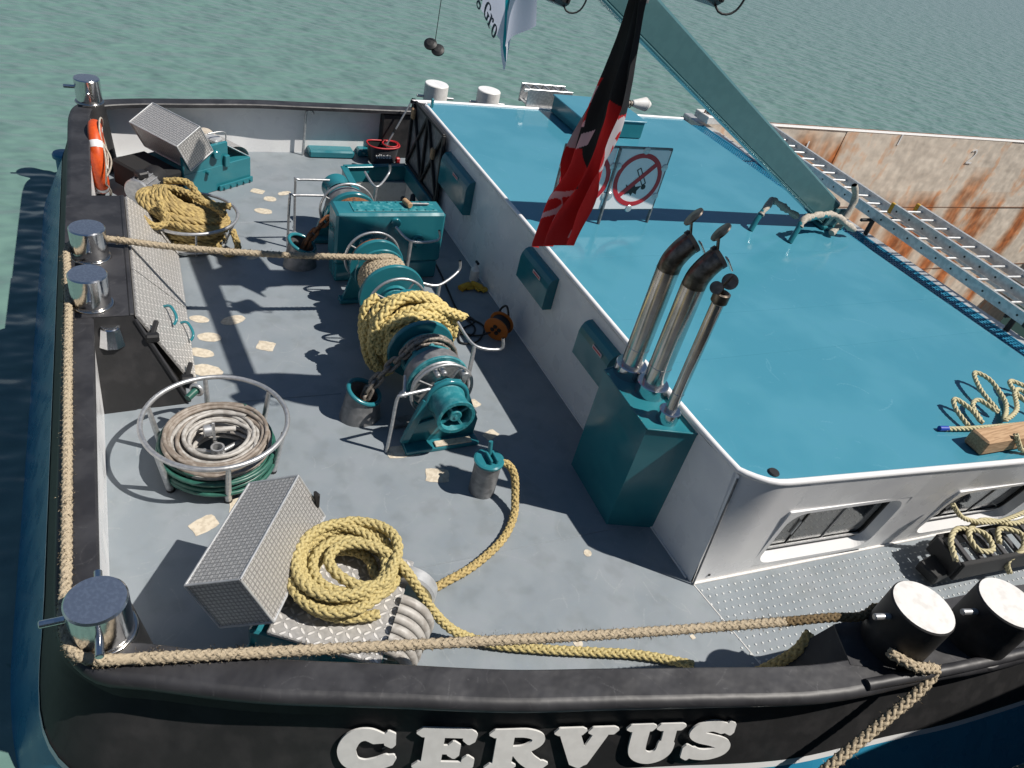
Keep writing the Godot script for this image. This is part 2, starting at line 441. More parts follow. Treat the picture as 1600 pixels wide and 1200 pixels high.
func build_sky_and_camera():
	var cam := Camera3D.new(); cam.name = "camera"
	cam.transform = Transform3D(Basis(Vector3(0.89571, 0.2019, 0.39616), Vector3(0.1045, 0.77042, -0.62892), Vector3(-0.43219, 0.60472, 0.66897)).orthonormalized(), Vector3(0, 6, 0) * K)
	cam.fov = 55.594; cam.far = 3000.0; cam.near = 0.05
	add_child(cam); cam.current = true
	var env := Environment.new()
	env.background_mode = Environment.BG_SKY
	var sm := ProceduralSkyMaterial.new()
	sm.sky_top_color = Color(0.40, 0.55, 0.75); sm.sky_horizon_color = Color(0.88, 0.95, 1.0); sm.sky_curve = 0.16
	sm.ground_bottom_color = Color(0.20, 0.27, 0.26); sm.ground_horizon_color = Color(0.58, 0.70, 0.78); sm.sun_angle_max = 1.0
	sm.sky_energy_multiplier = 0.6
	var sky := Sky.new(); sky.sky_material = sm
	env.sky = sky
	env.tonemap_mode = Environment.TONE_MAPPER_LINEAR; env.tonemap_exposure = 1.18
	env.sdfgi_enabled = true; env.ssao_enabled = true; env.ssil_enabled = true
	var we := WorldEnvironment.new(); we.name = "environment"; we.environment = env; add_child(we)
	var sun := DirectionalLight3D.new(); sun.name = "sun"
	sun.light_energy = 1.6; sun.light_color = Color(1.0, 0.975, 0.94); sun.light_angular_distance = 0.5; sun.shadow_enabled = true
	add_child(sun); sun.look_at_from_position(Vector3.ZERO, SUN, Vector3.BACK)

func build_water():
	# one level sheet, left open where the cargo hold goes down below the waterline
	var g := G.new(); var F := 2500.0
	for q in [[-F, F, -F, -13.9], [-F, 4.0, -13.9, -1.4], [31.2, F, -13.9, -1.4], [-F, F, -1.4, F]]:
		g.quad(Vector3(q[0], -.55, q[2]), Vector3(q[1], -.55, q[2]), Vector3(q[1], -.55, q[3]), Vector3(q[0], -.55, q[3]))
	var d := Vector2(0.97, 0.243)
	for k in g.uv.size():
		var p := Vector2(g.v[k].x, g.v[k].z)
		g.uv[k] = Vector2(p.dot(d) / 24.0, p.dot(Vector2(-d.y, d.x)) / 12.0)
	structure("water", g, M.water)
	# quay the picture is taken from; it shades the lower hull
	g = G.new(); g.box(Vector3(5, -1.4, 15.12), Vector3(120, 9.4, 30), .04)
	structure("quay", g, worn(lin(.24, .23, .21), lin(.32, .31, .29), .85, 0, .02, 97, .5))

func outline() -> Array:
	var c := [Vector3(5.15, 0, far_z(5.15) - .03)]
	for x in [4.0, 3.0, 2.0, 1.0, 0.2]: c.append(Vector3(x, 0, far_z(x) - .03))
	c.append_array([Vector3(-.42, 0, -13.66), Vector3(-.74, 0, -13.42), Vector3(-.85, 0, -13.0)])
	for z in [-12.0, -10.0, -8.0, -6.0, -4.4]: c.append(Vector3(-.86, 0, z))
	c.append_array([Vector3(-.85, 0, -3.72), Vector3(-.78, 0, -3.38), Vector3(-.6, 0, -3.12)])
	for x in [-.3, .36, 1.2, 2.04, 2.8, 3.5, 4.6, 5.7, 6.78, 9.0, 11.0, 14.0]: c.append(Vector3(x, 0, near_z(x)))
	return path(c, 0.14)
# curve at offset o inwards and height y; each given for far, bow and near side
# oc, yc: the same at the near bow corner
func hull_curve(pl: Array, o: Vector3, y: Vector3, oc := 99.0, yc := 99.0) -> Array:
	var r := []
	for k in pl.size():
		var p: Vector3 = pl[k]
		var t: Vector3 = (pl[mini(k + 1, pl.size() - 1)] - pl[maxi(k - 1, 0)]).normalized()
		var nn := Vector3(-t.z, 0, t.x) * -1.0
		# nn must point inwards
		if nn.dot(Vector3(4, 0, -8.4) - p) < 0: nn = -nn
		var wn := smoothstep(-3.6, -3.1, p.z) * (1.0 if p.z > -8 else 0.0)
		var wf := smoothstep(-.86, -.35, p.x) * (1.0 if p.z < -8 else 0.0)
		var wb := 1.0 - wn - wf
		var oo := o.x * wf + o.y * wb + o.z * wn; var yy := y.x * wf + y.y * wb + y.z * wn
		if oc < 90.0:
			var wc := smoothstep(-4.4, -3.3, p.z) * (1.0 - smoothstep(-.5, 1.3, p.x))
			oo = lerpf(oo, oc, wc); yy = lerpf(yy, yc, wc)
		r.append(p + nn * oo + Vector3.UP * yy)
	return r
# heavy rounded slab letters drawn as thick strokes; returns outlines without holes
func letter_shape(ch: String, w: float, h: float) -> Array:
	var st := {
		"C": [[.13, [.64, .80], [.44, .90], [.24, .80], [.15, .5], [.24, .2], [.46, .1], [.68, .16], [.84, .26]], [.08, [.24, .7], [.2, .5], [.24, .3]], [.075, [.84, .66], [.82, .92]], [.06, [.6, .86], [.84, .8]], [.07, [.84, .26], [.9, .32]]],
		"E": [[.14, [.3, .14], [.3, .86]], [.09, [.1, .91], [.86, .91]], [.085, [.88, .9], [.86, .74]], [.085, [.3, .5], [.62, .5]], [.08, [.64, .62], [.64, .38]], [.09, [.1, .09], [.86, .09]], [.085, [.9, .1], [.9, .27]]],
		"R": [[.13, [.28, .14], [.28, .86]], [.08, [.1, .92], [.3, .92]], [.09, [.3, .91], [.58, .90], [.76, .82], [.79, .71], [.72, .6], [.56, .51], [.3, .5]], [.12, [.54, .46], [.66, .26], [.78, .13]], [.08, [.1, .08], [.42, .08]], [.08, [.74, .1], [.94, .1]]],
		"V": [[.14, [.24, .86], [.47, .18]], [.1, [.5, .16], [.74, .86]], [.07, [.06, .93], [.42, .93]], [.07, [.6, .93], [.94, .93]]],
		"U": [[.13, [.24, .86], [.24, .4], [.3, .22], [.46, .13], [.62, .17], [.72, .3], [.74, .5]], [.095, [.75, .86], [.75, .4]], [.07, [.06, .93], [.42, .93]], [.07, [.58, .93], [.94, .93]]],
		"S": [[.12, [.74, .80], [.52, .89], [.3, .84], [.22, .70], [.34, .58], [.6, .48], [.78, .36], [.76, .2], [.54, .11], [.3, .14], [.18, .22]], [.07, [.84, .92], [.84, .70]], [.08, [.12, .08], [.12, .32]]]}
	var outs: Array = []; var holes: Array = []
	for k in (st[ch] as Array).size():
		var q: Array = st[ch][k]; var pl := PackedVector2Array(); var c := []
		for j in range(1, q.size()): c.append(Vector3(q[j][0], q[j][1], 0))
		for p in path(c, .05): pl.append(Vector2(p.x * 8.0, p.y * 8.0))
		var pg: PackedVector2Array = Geometry2D.offset_polyline(pl, q[0] * 8.0, Geometry2D.JOIN_ROUND, Geometry2D.END_ROUND)[0]
		var cur := [pg]; var rest := []
		for o in outs:
			var mg := Geometry2D.merge_polygons(cur[0], o)
			var nout := []
			for e in mg:
				if Geometry2D.is_polygon_clockwise(e): holes.append(e)
				else: nout.append(e)
			if nout.size() == 1: cur[0] = nout[0]
			else: rest.append(o)
		outs = cur + rest
	# soften the notches where strokes meet
	var soft: Array = []
	for o in outs:
		var big: PackedVector2Array = Geometry2D.offset_polygon(o, .22, Geometry2D.JOIN_ROUND)[0]
		soft.append(Geometry2D.offset_polygon(big, -.05, Geometry2D.JOIN_ROUND)[0])
	outs = soft
	var res: Array = []
	for o in outs:
		var parts: Array = [o]
		for hl in holes:
			var cx := 0.0
			for p in hl: cx += p.x / hl.size()
			var np: Array = []
			for e in parts:
				for sd in [PackedVector2Array([Vector2(-9, -9), Vector2(cx, -9), Vector2(cx, 19), Vector2(-9, 19)]), PackedVector2Array([Vector2(cx, -9), Vector2(19, -9), Vector2(19, 19), Vector2(cx, 19)])]:
					for f in Geometry2D.intersect_polygons(e, sd):
						for z in Geometry2D.clip_polygons(f, hl): np.append(z)
			parts = np
		res.append_array(parts)
	var bb := Rect2(outs[0][0], Vector2.ZERO)
	for o in outs:
		for p in o: bb = bb.expand(p)
	var fin: Array = []
	for o in res:
		var e := PackedVector2Array()
		for p in o: e.append(((p - bb.position) / bb.size - Vector2(.5, .5)) * Vector2(w, h))
		if e.size() > 2: fin.append(e)
	return fin
func build_vessel():
	var pl := outline()
	var V := func(a: float, b = null, c = null): return Vector3(a, a if b == null else b, a if c == null else c)
	# deck
	var g := G.new()
	var za := func(x: float): return far_z(maxf(x, -.4)) + (0.0 if x > -.4 else .3)
	var zb := func(x: float): return near_z(maxf(x, -.55)) - .16 - (0.0 if x > -.5 else .4)
	for q in [[-.8, 12.0, 0, 1], [-.8, 3.5, 1, 2], [4.72, 12.0, 1, 2], [-.8, 12.0, 2, 3]]:
		var ra := []; var rb := []
		for k in 61:
			var x := lerpf(q[0], q[1], k / 60.0)
			var zs := [za.call(x), -12.82, -11.33, zb.call(x)]
			ra.append(Vector3(x, 0, zs[q[2]])); rb.append(Vector3(x, 0, zs[q[3]]))
		g.grid([ra, rb])
	for k in g.n.size(): g.n[k] = Vector3.UP
	var deck := structure("deck", g, M.deck)
	# bare primer patches left in the deck paint
	rng.seed = 5
	for q in [[1.87, -12.39, .13, .1], [2.03, -12.1, .11, .1], [2.31, -12.32, .13, .07], [1.85, -11.65, .15, .1], [.63, -8.2, .15, .1], [.96, -8.55, .17, .1], [1.28, -7.92, .13, .12], [.49, -7.89, .17, .09], [.52, -7.52, .2, .12], [2.72, -5.24, .16, .13], [.24, -5.11, .15, .11], [.66, -5.27, .2, .13], [2.45, -5.69, .22, .12], [3.94, -3.79, .045, .05], [3.32, -2.85, .05, .045], [4.51, -2.57, .03, .03], [3.62, -6.35, .07, .09], [3.6, -5.75, .12, .08], [.55, -8.62, .13, .08], [1.45, -10.15, .09, .05]]:
		var pg := G.new(); var c := Vector3(q[0], 0.004, q[1]); var pts := []
		var squ := rng.randf() < 0.6
		for s in 18:
			var a := TAU * s / 18.0
			var w := Vector2(cos(a), sin(a))
			if squ: w = w / maxf(absf(w.x), absf(w.y)) * 0.85
			w *= rng.randf_range(0.92, 1.03)
			pts.append(c + Vector3(w.x * q[2], 0, w.y * q[3]).rotated(Vector3.UP, sin(q[0] * 9.0) * .5))
		for s in 18: pg.flat_tri(c, pts[s], pts[(s + 1) % 18])
		for k in pg.n.size(): pg.n[k] = Vector3.UP
		part("paint_patch", pg, M.patch, deck)
	for q in [[1.7, -4.09, 4.45, -4.02], [-.5, -6.95, 2.0, -6.83], [3.6, -11.3, 4.88, -3.15], [.2, -11.2, 2.3, -11.3], [4.9, -3.15, 5.1, -1.5]]:
		if q[0] == 3.6: continue
		var sg := G.new(); sg.bar(Vector3(q[0], .001, q[1]), Vector3(q[2], .001, q[3]), .014, .012, .004)
		part("weld_seam", sg, M.deck if q[0] < 4 else M.white_dirty, deck)
	# raised anti-slip studs of the side deck
	var mm := MultiMesh.new(); mm.transform_format = MultiMesh.TRANSFORM_3D
	var st := G.new(); st.lathe([Vector2(.014, 0), Vector2(.011, .007), Vector2(0, .009)], 8)
	mm.mesh = st.mesh(Vector3.ZERO, K)
	var tf := []
	for i in 52:
		for j in 16:
			var x := 4.95 + i * .088; var z := -3.02 + .07 * (x - 4.88) + j * .088
			if z < near_z(x) - .3 and z > -3.04 + .07 * (x - 4.88) and x > 4.75 + (z + 2.6) * .4: tf.append(Transform3D(Basis.IDENTITY, Vector3(x + (.044 if j % 2 else .0), .001, z) * K))
	mm.instance_count = tf.size()
	for k in tf.size(): mm.set_instance_transform(k, tf[k])
	var mi := MultiMeshInstance3D.new(); mi.name = "anti_slip_studs"; mi.multimesh = mm; mi.material_override = mat(lin(.50, .52, .52), .45); mi.set_meta("kind", "stuff"); deck.add_child(mi)

	# bulwark
	var bw := thing("bulwark", "black capped bulwark with white inner plating running around the foredeck", "bulwark", Vector3(-.86, 0, -8))
	g = G.new()
	var prof := [[V.call(.30), V.call(.93)], [V.call(.30), V.call(.985)], [V.call(.285), V.call(1.0)], [V.call(.07), V.call(1.0)], [V.call(.03), V.call(.99)], [V.call(.008), V.call(.965)], [V.call(0), V.call(.93)], [V.call(.008), V.call(.895)], [V.call(.03), V.call(.87)], [V.call(.08, .02, .12), V.call(.855)]]
	for k in 2: g.grid([hull_curve(pl, prof[k + 1][0], prof[k + 1][1]), hull_curve(pl, prof[k][0], prof[k][1])])
	g.grid([hull_curve(pl, prof[3][0], prof[3][1]), hull_curve(pl, prof[2][0], prof[2][1])])
	var rows := []
	for k in 13:
		var a := PI * .5 - PI * k / 12.0
		rows.append(hull_curve(pl, V.call(.07 - .07 * cos(a)), V.call(.93 + .07 * sin(a))))
	rows.reverse(); g.grid(rows)
	g.grid([hull_curve(pl, V.call(.03, .26, .28), V.call(.93)), hull_curve(pl, V.call(.30), V.call(.93))]); g.grid([hull_curve(pl, V.call(.07), V.call(.86)), hull_curve(pl, V.call(.1, .1, .29), V.call(.862))])
	part("cap_rail", g, M.black, bw)
	g = G.new(); g.grid([hull_curve(pl, V.call(.035, .272, .287), V.call(.93)), hull_curve(pl, V.call(.035, .272, .287), V.call(0.0))]); part("inner_plating", g, M.white, bw)
	g = G.new(); g.grid([hull_curve(pl, V.call(.03, .02, .205), V.call(.87)), hull_curve(pl, V.call(.03, -.02, .11), V.call(.6, .7, .58))]); g.grid([hull_curve(pl, V.call(.03, -.02, .11), V.call(.6, .7, .58)), hull_curve(pl, V.call(.03, -.165, -.062), V.call(.0, .30, .06), -.25, 0.0)]); part("outer_plating", g, M.black_gloss, bw)
	g = G.new(); g.grid([hull_curve(pl, V.call(.02, -.17, -.066), V.call(.0, .31, .062), -.255, .01), hull_curve(pl, V.call(.02, -.185, -.088), V.call(-.1, .255, .0), -.27, -.06)]); part("white_stripe", g, M.white, bw)
	g = G.new(); g.bar(Vector3(4.5, .45, far_z(4.5) + .12), Vector3(5.14, .45, far_z(5.1) + .12), .2, .9, .02); part("end_plate", g, M.black_gloss, bw)
	# ship's name, raised steel letters
	for q in [["C", .89, 1.34, .32], ["E", 1.43, 1.91, .345], ["R", 1.96, 2.48, .35], ["V", 2.46, 3.0, .345], ["U", 3.04, 3.56, .36], ["S", 3.56, 4.0, .37]]:
		var x: float = (q[1] + q[2]) * .5
		var ang := atan2(-(near_z(x + .2) - near_z(x - .2)), .4)
		var o := Vector3(x, q[3], near_z(x) - .05 - .33 * (q[3] - .4) + .035)
		g = G.new(); g.at(o, Basis(Vector3.UP, ang) * Basis(Vector3.RIGHT, -.35))
		for pc in letter_shape(q[0], q[2] - q[1], .41): g.prism(pc, .018)
		part("letter", g, M.letter, bw)
		for e in [-.12, .12]:
			var sg := G.new(); sg.cyl(Vector3(x + e, q[3], near_z(x + e) - .07 - .33 * (q[3] - .4)), Vector3(x + e, q[3], near_z(x + e) - .024 - .33 * (q[3] - .4)), .02, 8); part("standoff", sg, M.black_gloss, bw)
	# hull below the stripe
	var hl := thing("hull", "dark blue hull plating flaring out below the white stripe at the bow", "hull", Vector3(-1.2, -2, -8))
	g = G.new(); g.grid([hull_curve(pl, V.call(.02, -.185, -.088), V.call(-.1, .255, .0), -.27, -.06), hull_curve(pl, V.call(-.1, -.62, -.5), V.call(-.7, -.7, -.62), -.55, -.7)]); g.grid([hull_curve(pl, V.call(-.1, -.62, -.5), V.call(-.7, -.7, -.62), -.55, -.7), hull_curve(pl, V.call(-.2, -.66, -.25), V.call(-2.4), -.55, -2.4)])
	part("plating", g, M.navy, hl)
	for x in [3.75, 4.5]:
		g = G.new(); g.at(Vector3(x, -.1, near_z(x) + .16)).lathe([Vector2(0, .06), Vector2(.1, .06), Vector2(.13, .03), Vector2(.13, -.3)], 20); part("fender_bracket", g, M.teal, hl)
	g = G.new(); g.bar(Vector3(3.0, -.3, near_z(3.0) + .22), Vector3(5.2, -.3, near_z(5.2) + .22), .1, .16, .02); part("rubbing_strake", g, M.teal, hl)
	# headlog bollard cap at the bow corner
	var hb := G.new(); hb.at(Vector3(-1.06, -.02, -13.6)).lathe([Vector2(.13, -.5), Vector2(.13, 0), Vector2(.17, .02), Vector2(.17, .07), Vector2(.15, .1), Vector2(0, .11)], 24)
	part("mooring_stub", hb, M.navy, hl)

	# raised bollard platform at the bow
	var pf := thing("bow_platform", "raised black steel platform inside the bow bulwark, carrying two polished bollards", "platform", Vector3(-.5, 0, -8.6))
	g = G.new()
	var A := Vector3(-.84, 1.004, -10.15); var Bq := Vector3(-.2, 1.004, -10.15); var Cq := Vector3(-.2, 1.004, -7.33); var D := Vector3(-.84, 1.004, -7.33)
	g.quad(A, Bq, Cq, D); part("top_plate", g, M.black, pf)
	g = G.new(); g.quad(Vector3(-.585, 1.002, -7.325), Vector3(-.2, 1.002, -7.325), Vector3(.26, 0, -6.95), Vector3(-.585, 0, -6.92)); part("sloping_face", g, M.black_gloss, pf)
	g = G.new(); g.quad(Bq + Vector3(0, -.004, 0), Vector3(.3, 0, -10.15), Vector3(.26, 0, -6.95), Cq + Vector3(0, -.004, 0)); part("side_plate", g, M.black_gloss, pf)
	g = G.new(); g.quad(Vector3(-.585, 0, -10.16), Vector3(.3, 0, -10.16), Bq + Vector3(0, -.004, -.01), Vector3(-.585, 1, -10.16)); part("end_plate", g, M.black_gloss, pf)
	g = G.new(); g.bar(Vector3(-.2, 1.005, -10.15), Vector3(-.2, 1.005, -7.33), .05, .03, .012); part("edge_strip", g, M.black, pf)
	g = G.new(); g.bar(Vector3(-.175, .97, -7.30), Vector3(.28, .03, -6.94), .03, .05, .008); part("edge_strip", g, M.black, pf)
	# stainless sheath
	var sh := thing("fairlead_cup", "small polished stainless cup welded to the black sloping platform face", "fairlead", Vector3(-.42, .75, -7.2))
	g = G.new()
	for k in 3:
		var a0 := PI * .15 + PI * .7 * k / 3; var a1 := PI * .15 + PI * .7 * (k + 1) / 3
		var f1 := Vector3(cos(a0) * .12, 0, sin(a0) * .10); var f2 := Vector3(cos(a1) * .12, 0, sin(a1) * .10)
		g.quad(Vector3(-.42, .92, -7.31) + f1 * .8, Vector3(-.42, .92, -7.31) + f2 * .8, Vector3(-.42, .70, -7.25) + f2 * 1.15, Vector3(-.42, .70, -7.25) + f1 * 1.15)
	part("shell", g, M.mirror, sh)
	g = G.new(); g.at(Vector3(-.42, .915, -7.29)).lathe([Vector2(0, 0), Vector2(.09, 0), Vector2(.1, -.012)], 16); part("lid", g, M.mirror, sh)
	# tread plate walkway on the slope
	var wp := thing("tread_plate_ramp", "sloping aluminium tread plate beside the black bow platform with blue handles", "ramp", Vector3(.1, 0, -8.9))
	g = G.new()
	var T0 := Vector3(-.17, .985, -7.34); var T1 := Vector3(-.17, .985, -10.15); var L1 := Vector3(.42, .03, -10.9); var L0 := Vector3(.36, .03, -7.18)
	var up := (T1 - T0).cross(L0 - T0).normalized()
	if up.y < 0: up = -up
	var seamt := T0.lerp(T1, .34); var seaml := L0.lerp(L1, .55)
	for q in [[T0, T0.lerp(T1, .335), L0.lerp(L1, .44), L0], [T0.lerp(T1, .34), T1, L1, L0.lerp(L1, .445)]]:
		g = G.new()
		var o := up * .03
		g.quad(q[0] + o, q[1] + o, q[2] + o, q[3] + o)
		for k in 4: g.quad(q[k], q[(k + 1) % 4], q[(k + 1) % 4] + o, q[k] + o)
		part("tread_panel", g, M.lens, wp)
	for s in [[.2, .12], [.52, .1]]:
		var b := T0.lerp(T1, .26).lerp(L0.lerp(L1, .3), .3 + s[0]) + up * .03
		var dz := Vector3(.05, -.05, .16)
		g = G.new(); g.tube(path([b, b + up * .07 + dz * .2, b + up * .08 + dz, b + up * .05 + dz * 1.5, b + dz * 1.7], .03), .018, 8); part("handle", g, M.teal, wp)
	for s in [.22, .8]:
		var b := T0.lerp(L0, s) + up * .03
		g = G.new(); g.bar(b + Vector3(0, .0, .07), b + Vector3(.06, .07, -.1), .05, .05, .01); g.box(b + Vector3(0, -.02, .08), Vector3(.14, .1, .1), .02); part("clamp", g, M.rubber, wp)

func build_deckhouse():
	var dh := thing("deckhouse", "low white deckhouse with a glossy teal roof and rounded front corner", "deckhouse", Vector3(7.9, 0, -8))
	# ruled walls between base line and roof edge
	var base := []; var top := []
	for k in 21:
		var z := lerpf(-13.05, -3.75, k / 20.0); base.append(Vector3(4.88, 0, z)); top.append(Vector3(4.88, 1.5, z))
	base.append(Vector3(4.885, 0, -3.14)); top.append(Vector3(4.92, 1.5, -3.28))
	var g := G.new()
	for k in base.size() - 1: g.quad(base[k], base[k + 1], top[k + 1], top[k])
	part("wall", g, M.white, dh)
	var sb := func(x: float): return Vector3(x, 0, -3.13 + .07 * (x - 4.88))
	var stp := func(x: float):
		var z := -3.09 + .125 * (x - 5.0)
		if x < 5.35: z -= pow((5.35 - x) / .43, 2.2) * .22
		return Vector3(x, 1.5, z)
	var W := func(x: float, y: float): return (sb.call(x) as Vector3).lerp(stp.call(x), y / 1.5)
	g = G.new()
	var corner := []
	for j in 13:
		var row := []
		for i in 25: row.append(W.call(lerpf(4.9, 5.64, i / 24.0), 1.5 * (1.0 - j / 12.0)))
		corner.append(row)
	g.grid(corner)
	var xs := [4.9, 5.0, 5.1, 5.2, 5.3, 5.4, 5.64, 7.32, 8.05, 9.73, 11.0]
	var ys := [0.0, .10, 1.06, 1.5]
	for i in range(6, xs.size() - 1):
		for j in 3:
			if j == 1 and (i == 6 or i == 8): continue
			g.quad(W.call(xs[i], ys[j]), W.call(xs[i + 1], ys[j]), W.call(xs[i + 1], ys[j + 1]), W.call(xs[i], ys[j + 1]))
	part("wall", g, M.white, dh)
	g = G.new(); g.quad(Vector3(11, 0, -2.7), Vector3(11, 0, -13.05), Vector3(11, 1.5, -13.05), Vector3(11, 1.5, -2.35)); g.quad(Vector3(4.88, 0, -13.05), Vector3(4.88, 1.5, -13.05), Vector3(11, 1.5, -13.05), Vector3(11, 0, -13.05)); part("wall", g, M.white, dh)
	g = G.new(); g.cyl(W.call(4.905, 0.0) + Vector3(-.01, 0, .02), W.call(4.93, 1.46) + Vector3(-.01, 0, .02), .011, 8); part("corner_seam", g, M.grey_metal, dh)
	for q in [5.3, 9.2]:
		g = G.new(); g.at(W.call(q - .22, .1) + Vector3(0, 0, .005)).box(Vector3.ZERO, Vector3(.03, .03, .02), .008); part("drain", g, M.rubber, dh)
	g = G.new(); g.tube(path([sb.call(4.9) + Vector3(0, .005, .01), sb.call(6.5) + Vector3(0, .005, .012), sb.call(8) + Vector3(0, .005, .008), sb.call(11) + Vector3(0, .005, .01)], .1), .018, 6); part("sealant_bead", g, M.white_dirty, dh)
	g = G.new(); g.tube([Vector3(4.87, .004, -13), Vector3(4.87, .004, -3.2)], .014, 6); part("sealant_bead", g, M.white_dirty, dh)
	# roof sheet
	var edge := [Vector3(11, 1.52, -13.02), Vector3(5.15, 1.52, -13.02), Vector3(4.95, 1.52, -12.92), Vector3(4.9, 1.52, -12.7)]
	for k in 9: edge.append(Vector3(4.9, 1.52, lerpf(-12, -3.9, k / 8.0)))
	for x in [4.93, 4.98, 5.05, 5.15, 5.25, 5.35, 6.0, 7.0, 8.0, 9.0, 10.0, 11.0]:
		var p: Vector3 = stp.call(x); edge.append(Vector3(x, 1.52, p.z - .02))
	var poly := PackedVector2Array()
	for p in edge: poly.append(Vector2(p.x, p.z))
	g = G.new(); var tr := Geometry2D.triangulate_polygon(poly)
	for p in edge: g.vert(p, Vector3.UP)
	for k in tr: g.ix.append(k)
	var roof := part("roof", g, M.roof, dh)
	var rimp := path(edge.slice(3), .12)
	var rimq := []
	for p in rimp: rimq.append(p + Vector3(0, .012, 0))
	g = G.new(); g.tube(rimq, .036, 10); part("rim", g, M.white, dh)
	g = G.new(); g.tube(path([edge[0], edge[1], edge[2], edge[3]], .12), .034, 10); part("rim", g, M.white, dh)
	for z in [-5.83, -4.95, -7.3]:
		g = G.new(); g.bar(Vector3(4.95, 1.521, z - .06), Vector3(10.95, 1.521, z + .04), .02, .005, .0015); part("weld_seam", g, M.roof, roof)
	g = G.new(); g.at(Vector3(5.3, 1.53, -3.22)).lathe([Vector2(0, .012), Vector2(.05, .012), Vector2(.06, 0)], 14); part("drain", g, M.rubber, roof)
	g = G.new(); g.bar(Vector3(5.0, 1.52, -12.75), Vector3(5.0, 1.68, -12.75), .05, .05, .01); part("post_stub", g, M.teal, roof)
	# windows
	for q in [[5.64, 7.32], [8.05, 9.73]]:
		var cx: float = (q[0] + q[1]) * .5
		var X: Vector3 = ((W.call(q[1], .58) as Vector3) - W.call(q[0], .58)).normalized()
		var Y: Vector3 = ((W.call(cx, 1.06) as Vector3) - W.call(cx, .10)).normalized()
		var Z: Vector3 = X.cross(Y).normalized()
		var b := Basis(X, Y, Z); var c: Vector3 = W.call(cx, .58)
		# face plate with rounded opening, sloping reveal behind it
		g = G.new(); g.at(c + Z * -.02, b).ring(rrect(1.74, 1.0, .02, 7), rrect(1.62, .90, .2, 7), .03)
		var win := part("window", g, M.white, dh)
		g = G.new(); g.at(c + Z * .008, b)
		var lo := rrect(1.62, .90, .2, 7); var li := rrect(1.48, .75, .13, 7); var m := lo.size()
		for k in m:
			var p1 := lo[k]; var p2 := lo[(k + 1) % m]; var p3 := li[(k + 1) % m]; var p4 := li[k]
			g.quad(Vector3(p1.x, p1.y, 0), Vector3(p4.x, p4.y + .03, -.11), Vector3(p3.x, p3.y + .03, -.11), Vector3(p2.x, p2.y, 0))
		part("reveal", g, M.white, win)
		var d := c + Z * -.105 + Y * .03
		g = G.new(); g.at(d, b).ring(rrect(1.50, .77, .13, 6), rrect(1.43, .70, .11, 6), .02); part("gasket", g, M.rubber, win)
		g = G.new(); g.at(d + Z * -.004, b).box(Vector3.ZERO, Vector3(1.46, .73, .008)); part("pane", g, M.glass, win)
		for k in 5:
			g = G.new(); g.at(d + Z * -.12 + X * (-.33 + k * .245), b * Basis(Vector3.UP, .12)).box(Vector3.ZERO, Vector3(.23, .66, .012), .004); part("blind_slat", g, mat(lin(.16, .17, .17), .7), win)
		g = G.new(); g.at(d + X * -.45 + Z * .012, b).box(Vector3.ZERO, Vector3(.02, .24, .025), .006); part("latch", g, M.galv, win)
		for x in [-.40, .12]:
			g = G.new(); g.at(d + X * x + Z * -.004, b).box(Vector3.ZERO, Vector3(.022, .66, .03), .004); part("mullion", g, M.grey_metal if x > 0 else M.rubber, win)
		g = G.new(); g.at(d + Y * -.325 + Z * .02, b).box(Vector3.ZERO, Vector3(1.36, .02, .03), .005); part("track", g, M.galv, win)
	# ventilation covers on the front wall
	var ci := 0
	for q in [[-11.3, -10.1, .72, 1.3], [-7.95, -7.08, .88, 1.36], [-6.15, -5.42, .85, 1.36]]:
		var zc: float = (q[0] + q[1]) * .5; var w: float = q[1] - q[0]
		var pr := PackedVector2Array([Vector2(0, q[2]), Vector2(-.13, q[2]), Vector2(-.15, q[2] + .02), Vector2(-.15, q[3] - .16), Vector2(-.135, q[3] - .09), Vector2(-.1, q[3] - .03), Vector2(-.05, q[3] - .004), Vector2(0, q[3])])
		g = G.new(); g.at(Vector3(4.879, 0, q[0])).prism(pr, w)
		var vc := part("vent_cover", g, M.teal, dh)
		g = G.new(); g.at(Vector3(4.72, q[3] - .13, zc + .1), Basis(Vector3.BACK, .05)).box(Vector3(.006, 0, 0), Vector3(.006, .05, .22)); part("label_plate", g, mat(lin(.62, .50, .50), .5), vc)
		g = G.new(); g.at(Vector3(4.72, q[3] - .13, zc + .1), Basis(Vector3.BACK, .05)).box(Vector3(.002, 0, 0), Vector3(.006, .02, .18)); part("label_print", g, M.print_red, vc)
	# casing at the foot of the exhaust pipes
	var cas := PackedVector2Array([Vector2(4.879, 3.92), Vector2(4.36, 4.10), Vector2(4.40, 5.06), Vector2(4.879, 5.2)])
	g = G.new(); g.at(Vector3.ZERO, Basis(Vector3(1, 0, 0), Vector3(0, 0, -1), Vector3(0, 1, 0))).prism(cas, 1.47)
	var ec := part("exhaust_casing", g, M.teal, dh)
	g = G.new()
	for k in 4:
		var a := cas[k]; var c := cas[(k + 1) % 4]
		g.tube([Vector3(a.x, 1.47, -a.y), Vector3(c.x, 1.47, -c.y)], .012, 6)
	part("edge_trim", g, M.teal, ec)

